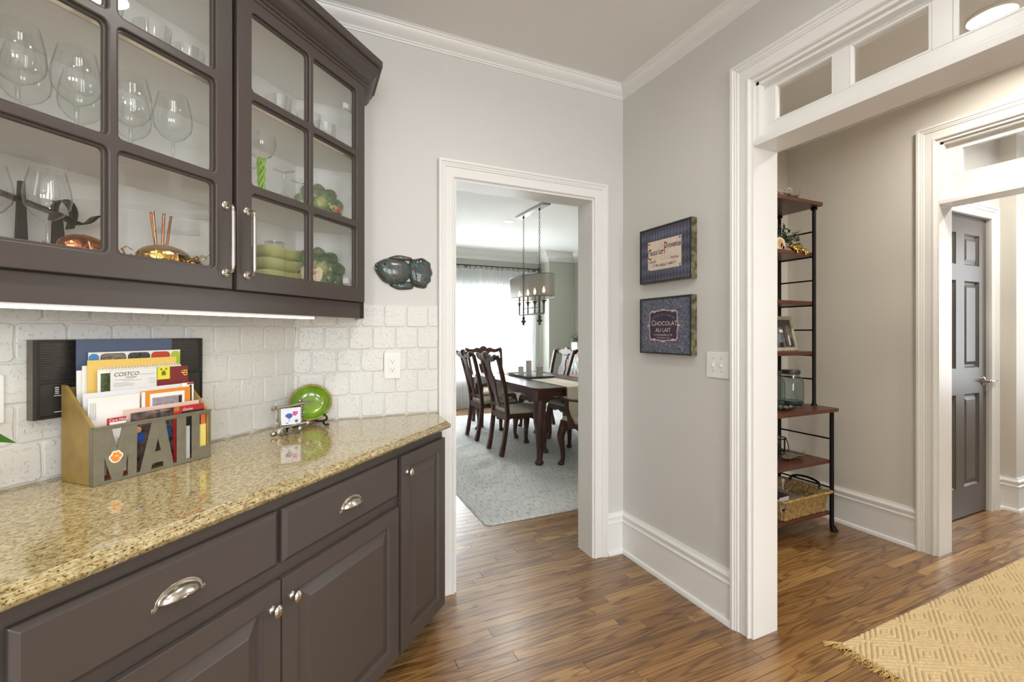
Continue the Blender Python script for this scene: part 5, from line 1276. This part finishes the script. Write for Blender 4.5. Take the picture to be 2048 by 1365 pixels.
while y < RGY1:
    k = rr.randrange(4, 7); a0 = rr.uniform(-.35, .35); L_ = rr.uniform(.035, .060)
    b.ball((-.004, y-RGY0, .006), (.006, .005, .004), 6, 4)
    for q in range(k):
        a = a0+rr.uniform(-.45, .45); ll = L_*rr.uniform(.7, 1.1)
        b.tube([(0, y-RGY0, .006), (-ll*.5*cos(a), y-RGY0+ll*.5*sin(a), .007+rr.random()*.004), (-ll*cos(a), y-RGY0+ll*sin(a)*1.3, .0025)], [.0016, .0014, .001], 5)
    y += .0125
for q in range(7): b.tube([(.01, RGY1-RGY0-.006, .008), (-.03, RGY1-RGY0+.008+q*.002, .010), (-.075+.004*q, RGY1-RGY0+.018+q*.004, .004)], [.0016, .0014, .001], 5)
tag(b.build('fringe', 'jute_fringe', rg, smooth=70), kind='stuff')

# ================================================================ dining room
# ---- rug
mat('wool_rug', (190, 190, 186), .9)
def rug_mat():
    m = MATS['wool_rug']; nt = m.node_tree; L = nt.links.new; p = nt.nodes['Principled BSDF']
    g = nd(nt, 'ShaderNodeNewGeometry'); mp = nd(nt, 'ShaderNodeMapping'); mp.inputs['Scale'].default_value = (90, 14, 1); L(g.outputs['Position'], mp.inputs[0])
    n = nd(nt, 'ShaderNodeTexNoise', i_Scale=1.0, i_Detail=3.0); L(mp.outputs[0], n.inputs['Vector'])
    r = ramp(nt, [(.30, col(160, 163, 168)), (.45, col(208, 208, 207)), (.62, col(226, 226, 222)), (.75, col(192, 195, 200))]); L(n.outputs[0], r.inputs[0])
    n2 = nd(nt, 'ShaderNodeTexNoise', i_Scale=1.6, i_Detail=3.0); L(g.outputs['Position'], n2.inputs['Vector']); r2 = ramp(nt, [(.35, (.82, .84, .88)), (.65, (1, 1, 1))]); L(n2.outputs[0], r2.inputs[0])
    mx = nd(nt, 'ShaderNodeMix', data_type='RGBA', blend_type='MULTIPLY'); mx.inputs[0].default_value = 1; L(r.outputs[0], mx.inputs[6]); L(r2.outputs[0], mx.inputs[7]); L(mx.outputs[2], p.inputs['Base Color'])
rug_mat()
DX0, DX1, DY0, DY1 = 1.105, 3.95, 2.835, 6.75
nx, ny = 420, 520
X, Y = np.meshgrid(np.linspace(0, DX1-DX0, nx), np.linspace(0, DY1-DY0, ny))
edge = np.minimum.reduce([X, DX1-DX0-X, Y, DY1-DY0-Y]); ed = np.clip(edge/.012, 0, 1)**.5
Z = .001+(.0065+.0016*np.abs(np.sin(X*pi/.016+.7*np.sin(Y*9)))+.001*np.sin(Y*2*pi/.02+X*60))*ed
Z += np.where((edge > .012) & (edge < .11), .0030*np.abs(np.sin(edge*pi/.033)), 0)
cr_ = .06; cxr = np.where(X < cr_, cr_, np.where(X > DX1-DX0-cr_, DX1-DX0-cr_, X)); cyr = np.where(Y < cr_, cr_, np.where(Y > DY1-DY0-cr_, DY1-DY0-cr_, Y))
ddx, ddy = X-cxr, Y-cyr; rr_ = np.hypot(ddx, ddy); sc_ = np.where(rr_ > 1e-9, np.maximum(np.abs(ddx), np.abs(ddy))/np.maximum(rr_, 1e-9), 1)
V = np.stack([cxr+ddx*sc_, cyr+ddy*sc_, Z], -1).reshape(-1, 3); idx = np.arange(nx*ny).reshape(ny, nx)
Fq = np.stack([idx[:-1, :-1], idx[:-1, 1:], idx[1:, 1:], idx[1:, :-1]], -1).reshape(-1, 4)
o = link(fast_mesh('dining_rug', V, Fq, 'wool_rug'), 'dining_rug'); o.location = (DX0, DY0, .0005); tag(o, 'large pale grey woven rug under the dining table', 'rug')
RZ0 = .0138
# ---- table
TX, TY0, TY1 = 2.53, 3.86, 5.70
tb_ = thing('dining_table', 'dark mahogany dining table with curved legs under the chandelier', 'table', (TX, 4.78, RZ0))
ol = []
for x, y in rrect(TX-.50, TY0, TX+.50, TY1, .10, 6): ol.append((x, y))
b = MB().prism(ol, .742, .765); b.build('table_top', 'mahogany', tb_, bevel=.007, seg=3)
def apron(x0, y0, x1, y1):
    d = np.array((x1-x0, y1-y0)); L_ = np.linalg.norm(d); d /= L_; nrm = np.array((-d[1], d[0]))*.011
    low = [(t*L_, .635+.045*(abs(2*t-1)**2 < .7)*(1-(2*t-1)**2)+.012*cos(10*pi*t)) for t in [k/24 for k in range(25)]]
    pts = low+[(L_, .742), (0, .742)]; v = []
    for s in (-1, 1): v += [(x0+d[0]*a+s*nrm[0], y0+d[1]*a+s*nrm[1], z) for a, z in pts]
    n = len(pts); return MB().add(v, [tuple(range(n)), tuple(range(2*n-1, n-1, -1))]+[(i, (i+1) % n, (i+1) % n+n, i+n) for i in range(n)])
ax0, ax1, ay0, ay1 = TX-.45, TX+.45, TY0+.05, TY1-.05
for q in ((ax0, ay0, ax1, ay0), (ax0, ay1, ax1, ay1), (ax0, ay0, ax0, ay1), (ax1, ay0, ax1, ay1)): apron(*q).build('apron', 'mahogany', tb_)
def cabriole(x, y, sx, sy, top, k, foot=True):
    p = spline([(x, y, top), (x+sx*.006*k, y+sy*.006*k, top-.10*k), (x+sx*.018*k, y+sy*.018*k, top-.20*k), (x+sx*.006*k, y+sy*.006*k, top*.5), (x-sx*.004*k, y-sy*.004*k, top*.22), (x+sx*.006*k, y+sy*.006*k, .055), (x+sx*.012*k, y+sy*.012*k, RZ0+.03)], 5)
    n = len(p); keys = [.060, .064, .056, .042, .032, .028, .034]; r = [float(np.interp(i/(n-1), np.linspace(0, 1, 7), keys))*k for i in range(n)]
    b = MB().tube(p, r, 12); e = p[-1]
    b.lathe([(.030*k, 0), (.040*k, .006), (.044*k, .018), (.040*k, .034), (.028*k, .045)], 14, (e[0], e[1], RZ0))
    return b
for sx in (-1, 1):
    for sy, yy in ((-1, TY0+.07), (1, TY1-.07)):
        b = cabriole(TX+sx*.43, yy, sx, sy, .640, 1.0); b.box(TX+sx*.43-.048, TX+sx*.43+.048, yy-.048, yy+.048, .600, .742); b.build('leg', 'mahogany', tb_, smooth=40)
# runner, tray, candles
mat('runner_linen', (226, 216, 200), .85, bump=(250, .0006)); mat('runner_edge', (92, 86, 80), .85); mat('tray_grey', (92, 94, 94), .5); mat('candle_wax', (222, 214, 206), .5); mat('candle_grey', (190, 182, 178), .5)
rn = thing('table_runner', 'cream table runner with dark edges hanging over the table end', 'table runner', (TX, TY0, .766))
def strip(x0, x1, name, m, dz=0.):
    ys = [(TY0-.010, .47), (TY0-.011, .60), (TY0-.010, .74), (TY0-.006, .764), (TY0+.012, .7675), (TY0+.2, .7675), (TY1-.2, .7675), (TY1-.012, .7675), (TY1+.006, .764), (TY1+.010, .74), (TY1+.010, .47)]
    b = MB(); v = []
    for y, z in ys: v += [(x0, y, z+dz), (x1, y, z+dz)]
    b.add(v, [(2*i, 2*i+1, 2*i+3, 2*i+2) for i in range(len(ys)-1)]); o = b.build(name, m, rn, fixn=False); s = o.modifiers.new('t', 'SOLIDIFY'); s.thickness = .002; s.offset = 0; return o
strip(TX-.165, TX+.165, 'cloth', 'runner_linen'); strip(TX-.180, TX-.165, 'edge_band', 'runner_edge'); strip(TX+.165, TX+.180, 'edge_band', 'runner_edge')
ty = thing('candle_tray', 'dark grey rectangular tray in the middle of the dining table', 'tray', (2.53, 4.98, .770))
MB().box(2.37, 2.69, 4.68, 5.28, .7705, .780).sweep([(2.37, 4.68, .780), (2.69, 4.68, .780), (2.69, 5.28, .780), (2.37, 5.28, .780)], [(0, 0), (.006, 0), (-.018, .014), (-.024, .014)], Zv, closed=True).build('tray_body', 'tray_grey', ty)
for lbl, x, y, h, r, m in (('tall pale pillar candle in the middle of the tray', 2.50, 4.97, .185, .036, 'candle_wax'), ('short pale pillar candle at the far end of the tray', 2.49, 5.17, .10, .036, 'candle_wax'), ('grey pillar candle at the near end of the tray', 2.56, 4.80, .125, .040, 'candle_grey')):
    t = thing('pillar_candle', lbl, 'candle', (x, y, .7805)); MB().lathe([(r, .7805), (r, .7805+h-.004), (r-.004, .7805+h), (.012, .7805+h-.004), (.0001, .7805+h-.006)], 20, (x, y, 0)).build('wax', m, t, smooth=40); MB().tube([(x, y, .7805+h-.007), (x, y, .7805+h+.006)], .001, 5).build('wick', 'ink', t)
# ---- chairs (facing +y in their own frame)
def chair_parts(t, arms=False):
    W = 1.10 if arms else 1.0
    for q in (-1, 1):
        p = spline([(q*.178*W, -.262, RZ0), (q*.182*W, -.232, .16), (q*.188*W, -.205, .36), (q*.192*W, -.200, .47), (q*.205*W, -.225, .66), (q*.228*W, -.272, .86), (q*.240*W, -.325, 1.045)], 5)
        b = MB().tube(p, [.031]*4+[.028]*(len(p)-4), 4, flat=1.0, up=(0, 1, 0)); b.ball((q*.247*W, -.335, 1.055), (.026, .018, .024), 12, 8); b.build('rear_leg', 'mahogany', t, smooth=40)
        xf, yf = q*.212*W, .215
        b = MB(); pp_ = spline([(xf, yf, .44), (xf+q*.012, yf+.010, .36), (xf+q*.024, yf+.022, .29), (xf+q*.014, yf+.012, .18), (xf+q*.010, yf+.008, .08), (xf+q*.022, yf+.020, .032)], 5)
        n = len(pp_); b.tube(pp_, [float(np.interp(i/(n-1), np.linspace(0, 1, 6), [.036, .042, .038, .027, .021, .024])) for i in range(n)], 12)
        e = pp_[-1]; b.lathe([(.022, 0), (.031, .006), (.034, .016), (.028, .028), (.018, .036)], 12, (e[0], e[1], RZ0)); b.build('front_leg', 'mahogany', t, smooth=45)
    fx, bx = .232*W, .195*W
    def rail(x0, y0, x1, y1, sc=True):
        d = np.array((x1-x0, y1-y0)); L_ = np.linalg.norm(d); d /= L_; nr = np.array((-d[1], d[0]))*.011; low = [(u*L_, .385+(.022*abs(sin(3*pi*u)) if sc else 0)) for u in [k/18 for k in range(19)]]; pts = low+[(L_, .452), (0, .452)]; v = []
        for s in (-1, 1): v += [(x0+d[0]*a+s*nr[0], y0+d[1]*a+s*nr[1], z) for a, z in pts]
        n = len(pts); MB().add(v, [tuple(range(n)), tuple(range(2*n-1, n-1, -1))]+[(i, (i+1) % n, (i+1) % n+n, i+n) for i in range(n)]).build('seat_rail', 'mahogany', t)
    rail(-fx, .235, fx, .235); rail(-bx, -.205, bx, -.205, False); rail(-fx, .235, -bx, -.205); rail(fx, .235, bx, -.205)
    sp_ = smooth_poly([(-fx+.004, .235), (fx-.004, .235), (bx-.004, -.190), (-bx+.004, -.190)], 0)
    b = MB(); n = 4; v = []
    for k, (sc, z) in enumerate(((1.0, .446), (1.0, .468), (.965, .484), (.88, .494), (.6, .500))): v += [(x*sc, .02+(y-.02)*sc, z) for x, y in sp_]
    b.add(v, [(j*4+k, j*4+(k+1) % 4, (j+1)*4+(k+1) % 4, (j+1)*4+k) for j in range(4) for k in range(4)]+[(16, 17, 18, 19), (3, 2, 1, 0)]); b.build('seat', 'seat_fabric', t, smooth=50, bevel=.008)
    a = radians(-15.5)
    def bk_(p): x, y, z = p; z2 = z-.50; return (x*W, -.212+y*cos(a)+z2*sin(a)*1.0, .50+z2*cos(a)-y*sin(a))
    half = [(.052, .505), (.048, .54), (.032, .60), (.042, .66), (.066, .73), (.082, .80), (.086, .855), (.070, .862), (.062, .845), (.058, .880), (.050, .93), (.064, .985), (.085, 1.02), (.085, 1.05)]
    ol_ = half+[(-x, z) for x, z in half[::-1]]
    MB().plate([ol_], -.008, .008, .003, xf=bk_).build('splat', 'mahogany', t, smooth=35)
    MB().tube([(-.195*W, -.203, .525), (.195*W, -.203, .525)], .022, 4, flat=1.0, up=(0, 0, 1)).build('cross_rail', 'mahogany', t, smooth=30)
    hc = [(0, 1.128), (.022, 1.126), (.040, 1.112), (.052, 1.094), (.072, 1.098), (.098, 1.104), (.120, 1.094), (.150, 1.080), (.190, 1.080), (.225, 1.094), (.246, 1.108), (.262, 1.100), (.266, 1.080), (.254, 1.052), (.232, 1.042), (.190, 1.026), (.150, 1.022), (.115, 1.034), (.090, 1.022), (.045, 1.008), (0, 1.008)]
    cs = smooth_poly(hc+[(-x, z) for x, z in hc[-2:0:-1]], 1)
    o = MB().plate([cs], -.020, .016, .007, xf=bk_).build('crest_rail', 'mahogany', t, smooth=40)
    sh_ = MB().dome(ell(0, 1.082, .050, .044, 18), .016, 4, power=.6, base=.018, back=False); sh_.v = [bk_(p) for p in sh_.v]; sh_.build('carved_shell', 'mahogany', o, smooth=70)
    if arms:
        for q in (-1, 1):
            p = spline([(q*.238, -.240, .700), (q*.262, -.14, .690), (q*.292, .0, .680), (q*.300, .11, .688), (q*.292, .160, .672), (q*.285, .150, .645), (q*.287, .125, .652)], 6)
            MB().tube(p, .019, 10, flat=.8).build('arm', 'mahogany', t, smooth=50)
            p = spline([(q*.250, .045, .40), (q*.262, .06, .48), (q*.286, .075, .58), (q*.294, .070, .672)], 5); MB().tube(p, [.030]*6+[.022]*(len(p)-6), 10).build('arm_support', 'mahogany', t, smooth=50)
ca_ = thing('dining_chair', 'mahogany dining chair at the near left side of the table', 'chair', (0, 0, 0), 'O', 'dining chairs around the table'); chair_parts(ca_)
CH_ = [((2.125, 4.515), -90, 'carved mahogany dining chair whose back hides the table edge, beside the table corner leg'),
       ((2.125, 5.262), -90, 'carved mahogany dining chair between the near side chair and the curtains'),
       ((2.935, 4.590), 90, 'mahogany dining chair pushed under the table behind the armchair'),
       ((2.935, 5.395), 90, 'mahogany dining chair with a shining back in front of the sideboard')]
for i, ((x, y), a, lb3) in enumerate(CH_):
    o = ca_ if i == 0 else copy_tree(ca_); o.location = (x, y, 0); o.rotation_euler = (0, 0, radians(a)); o['label'] = lb3
aa = thing('armchair', 'mahogany armchair with scrolled arms at the near end of the table', 'armchair', (0, 0, 0), 'O'); chair_parts(aa, True); aa.location = (2.535, 3.590, 0)
ab = copy_tree(aa); ab.location = (2.45, 6.03, 0); ab.rotation_euler = (0, 0, radians(180)); ab['label'] = 'mahogany armchair at the window end of the table before the curtains'
# ---- chandelier
mat('iron_grey', (88, 88, 86), .4, .7)
def shade_mat():
    m = bpy.data.materials.new('shade_fabric'); m.use_nodes = True; nt = m.node_tree; nt.nodes.clear(); L = nt.links.new
    out = nd(nt, 'ShaderNodeOutputMaterial'); tr = nd(nt, 'ShaderNodeBsdfTransparent'); tl = nd(nt, 'ShaderNodeBsdfTranslucent'); df = nd(nt, 'ShaderNodeBsdfDiffuse'); a = nd(nt, 'ShaderNodeMixShader'); b = nd(nt, 'ShaderNodeMixShader')
    tl.inputs[0].default_value = col(150, 146, 140); df.inputs[0].default_value = col(128, 128, 124); tr.inputs[0].default_value = (.8, .8, .8, 1)
    a.inputs[0].default_value = .45; b.inputs[0].default_value = .42; L(df.outputs[0], a.inputs[1]); L(tl.outputs[0], a.inputs[2]); L(a.outputs[0], b.inputs[1]); L(tr.outputs[0], b.inputs[2]); L(b.outputs[0], out.inputs[0]); MATS['shade_fabric'] = m
shade_mat()
cx_, cy_ = 2.45, 4.80
cd = thing('chandelier', 'linear iron chandelier with four candle lights in an oval grey shade', 'chandelier', (cx_, cy_, CH))
MB().box(cx_-.055, cx_+.055, 4.43, 5.13, CH-.018, CH).box(cx_-.045, cx_+.045, 4.44, 5.12, CH-.026, CH-.018).build('canopy', mat('canopy_grey', (176, 176, 174), .35, .5), cd)
for y in (5.01, 4.594):
    MB().lathe([(.012, 0), (.012, -.018), (.006, -.026), (.0001, -.028)], 12, (cx_, y, CH-.026)).build('ceiling_hook', 'iron_grey', cd, smooth=40)
    b = MB(); z = CH-.046; k = 0
    while z > 2.03:
        pts = []
        for q in range(12):
            a = 2*pi*q/12; w = .0085*cos(a); h = .019*sin(a)
            pts.append((cx_+(w if k % 2 else 0), y+(0 if k % 2 else w), z-.019+h))
        b.tube(pts, .0022, 5, closed=True, up=(.3, .5, .2)); z -= .0325; k += 1
    tag(b.build('chain', 'iron_grey', cd, smooth=60), kind='stuff')
    MB().lathe([(.004, 2.045), (.012, 2.03), (.020, 2.01), (.014, 1.99), (.011, 1.975), (.0115, 1.50), (.016, 1.495), (.022, 1.480), (.012, 1.466), (.030, 1.452), (.036, 1.440), (.020, 1.428), (.012, 1.42), (.017, 1.408), (.014, 1.398), (.0001, 1.392)], 14, (cx_, y, 0)).build('stem', 'iron_grey', cd, smooth=50)
b = MB(); n = 64; AX, AY = .19, .44
v = []
for z in (1.715, 1.965): v += [(cx_+AX*cos(2*pi*k/n), cy_+AY*sin(2*pi*k/n), z) for k in range(n)]
sh = b.add(v, [(k, (k+1) % n, n+(k+1) % n, n+k) for k in range(n)]).build('shade', 'shade_fabric', cd, smooth=60, fixn=False)
for z in (1.716, 1.964): MB().tube([(cx_+AX*1.004*cos(2*pi*k/n), cy_+AY*1.004*sin(2*pi*k/n), z) for k in range(n)], .0038, 6, closed=True).build('shade_ring', 'iron_grey', sh, smooth=60)
for y in (5.01, 4.594): MB().tube([(cx_-AX*.9, y, 1.955), (cx_+AX*.9, y, 1.955)], .003, 6).build('shade_bar', 'iron_grey', sh, smooth=60)
b = MB().tube([(cx_, 5.127, 1.525), (cx_, 4.49, 1.525)], .010, 8).build('bottom_bar', 'iron_grey', cd, smooth=60)
b = MB().tube([(cx_, 5.01, 1.60), (cx_, 4.594, 1.60)], .006, 8).build('middle_bar', 'iron_grey', cd, smooth=60)
mat('bulb_glow', (255, 226, 180), .3, emit=((255, 206, 140), 14.)); mat('candle_sleeve', (168, 150, 128), .5)
for y in (5.127, 4.89, 4.71, 4.49):
    a = MB().tube([(cx_, y, 1.525), (cx_, y, 1.662)], .010, 8).lathe([(.008, 1.635), (.018, 1.645), (.010, 1.655), (.034, 1.668), (.036, 1.672), (.012, 1.676)], 14, (cx_, y, 0)); a = a.build('candle_arm', 'iron_grey', cd, smooth=50)
    MB().lathe([(.0115, 1.674), (.0115, 1.752), (.009, 1.757)], 14, (cx_, y, 0)).build('candle_sleeve', 'candle_sleeve', a, smooth=40)
    MB().lathe([(.008, 1.757), (.015, 1.775), (.014, 1.792), (.006, 1.815), (.0005, 1.832)], 14, (cx_, y, 0)).build('bulb', 'bulb_glow', a, smooth=60)
    l = bpy.data.lights.new('bulb_lamp', 'POINT'); l.energy = 3.; l.color = (1, .80, .55); l.shadow_soft_size = .016; o = bpy.data.objects.new('bulb_lamp', l); C.objects.link(o); o.parent = cd; o.location = (0, y-cy_, 1.79-CH)
# ---- curtains on a ringed rod
def sheer_mat():
    m = bpy.data.materials.new('sheer'); m.use_nodes = True; nt = m.node_tree; nt.nodes.clear(); L = nt.links.new
    out = nd(nt, 'ShaderNodeOutputMaterial'); tr = nd(nt, 'ShaderNodeBsdfTransparent'); tl = nd(nt, 'ShaderNodeBsdfTranslucent'); df = nd(nt, 'ShaderNodeBsdfDiffuse'); a = nd(nt, 'ShaderNodeMixShader'); b = nd(nt, 'ShaderNodeMixShader')
    tl.inputs[0].default_value = (.9, .91, .93, 1); df.inputs[0].default_value = (.86, .87, .88, 1); a.inputs[0].default_value = .6; b.inputs[0].default_value = .10
    L(df.outputs[0], a.inputs[1]); L(tl.outputs[0], a.inputs[2]); L(a.outputs[0], b.inputs[1]); L(tr.outputs[0], b.inputs[2]); L(b.outputs[0], out.inputs[0]); MATS['sheer'] = m
sheer_mat()
def curtain(x0, x1, label, seed):
    n, m = 150, 14; v = []; r = random.Random(seed); ph = [r.random()*6 for _ in range(3)]
    for j in range(m+1):
        z = 2.415-(2.415-.015)*j/m
        for i in range(n+1):
            u = i/n; x = x0+(x1-x0)*u; a = .022+.012*j/m
            y = 7.385+a*sin(u*2*pi*15+ph[0]+.4*sin(j*.35+ph[1]))+.010*sin(u*2*pi*7+ph[2])+(.008*sin(u*2*pi*30) if j == 0 else 0)
            v.append((x+.006*sin(j*.5+i*.3), y, z+(.010*sin(u*2*pi*12) if j == 0 else 0)))
    f = [(j*(n+1)+i, j*(n+1)+i+1, (j+1)*(n+1)+i+1, (j+1)*(n+1)+i) for j in range(m) for i in range(n)]
    return one(MB().add(v, f), 'sheer_curtain', 'sheer', label, 'curtain', ((x0+x1)/2, 7.385, .015), smooth=80, fixn=False)
curtain(1.20, 2.06, 'sheer white curtain panel, farthest from the sideboard', 1); curtain(2.08, 2.98, 'sheer white curtain panel hanging in the middle of the rod', 2); curtain(2.99, 3.88, 'sheer white curtain panel next to the corner by the sideboard', 3)
cr2 = thing('curtain_rod', 'dark iron curtain rod with scroll rings above the sheer curtains', 'curtain rod', (2.53, 7.38, 2.47))
MB().tube([(1.16, 7.385, 2.47), (3.92, 7.385, 2.47)], .008, 10).build('rod', 'black_metal', cr2, smooth=50)
for x in (1.15, 3.93): MB().ball((x, 7.385, 2.47), (.035, .028, .028), 14, 10).build('finial', 'black_metal', cr2, smooth=60)
for x in (1.22, 2.53, 3.85): MB().tube([(x, 7.385, 2.455), (x, 7.42, 2.44), (x, 7.449, 2.44)], .009, 8).build('bracket', 'black_metal', cr2, smooth=50)
b = MB().tube([(.018*0, .018*cos(2*pi*k/14), .018*sin(2*pi*k/14)-.012) for k in range(14)], .0035, 6, closed=True, up=(1, 0, 0)).tube([(0, 0, -.03), (.006, 0, -.042), (-.004, 0, -.052), (.003, 0, -.058)], .003, 6)
r0 = None
for k in range(26):
    x = 1.26+k*.102
    if r0 is None: b.move(x, 7.385, 2.47); r0 = b.build('ring', 'black_metal', cr2, smooth=60); xr0 = x
    else: q = r0.copy(); C.objects.link(q); q.location = (x-xr0, 0, 0)
# ---- sideboard with plant
mat('sideboard_wood', (138, 98, 72), .45, var=(16, .3)); mat('sideboard_dark', (38, 38, 40), .4)
sb = thing('sideboard', 'brown wooden sideboard with lattice glass doors in the dining room corner', 'sideboard', (4.29, 5.9, 0))
MB().box(4.09, 4.50, 5.10, 6.72, .95, .985).build('top', 'sideboard_wood', sb, bevel=.004)
MB().box(4.12, 4.50, 5.12, 6.70, .10, .95).build('body', 'sideboard_dark', sb)
b = MB()
for y in (5.12, 5.64, 6.16, 6.66): b.box(4.10, 4.12, y, y+.045, .08, .95)
for z in (.08, .55, .895): b.box(4.10, 4.12, 5.12, 6.70, z, z+.055)
b.build('front_frame', 'sideboard_wood', sb)
for y in (5.165, 5.685, 6.205):
    pn = MB().box(4.110, 4.114, y, y+.475, .605, .895).build('pane', 'pane_glass', sb); lt_ = MB()
    for k in range(4):
        y0 = y+k*.119; lt_.tube([(4.106, y0, .605), (4.106, y0+.119, .895)], .004, 5); lt_.tube([(4.106, y0+.119, .605), (4.106, y0, .895)], .004, 5)
    tag(lt_.build('lattice', 'paper_grey', pn), kind='stuff')
for x in (4.13, 4.46):
    for y in (5.14, 6.68): MB().box(x-.02, x+.02, y-.02, y+.02, 0, .10).build('foot', 'sideboard_wood', sb)
pb = thing('planter_box', 'white box planter with green foliage on the sideboard', 'planter', (4.20, 6.47, .986))
MB().plate([rect(-.09, 0, .09, .16)], -.09, .09, .004).move(4.20, 6.47, .986).build('box', 'pot_white', pb, smooth=30)
MB().lathe([(.02, 0), (.02, .003)], 14, (4.20, 6.379, 1.07), 'y').build('emblem', 'paper_grey', pb)
b = MB(); rr = random.Random(6)
for k in range(420):
    c = np.array((4.20+rr.gauss(0, .06), 6.47+rr.gauss(0, .06), 1.15+abs(rr.gauss(0, .05)))); t1 = np.array([rr.gauss(0, 1) for _ in range(3)]); t1 /= np.linalg.norm(t1); t2 = np.cross(t1, (.3, .2, .9)); t2 /= np.linalg.norm(t2)
    b.add([tuple(c), tuple(c+t1*.016+t2*.008), tuple(c+t1*.032), tuple(c+t1*.016-t2*.008)], [(0, 1, 2, 3)])
tag(b.build('foliage', mat('foliage_green', (92, 124, 88), .5, var=(40, .5)), pb, fixn=False), kind='stuff')
# floor register under the window
one(MB().box(1.95, 2.30, 7.20, 7.29, .0005, .006), 'floor_vent', 'black_metal', 'dark metal floor vent below the sheer curtains', 'vent', (2.12, 7.25, .0005))
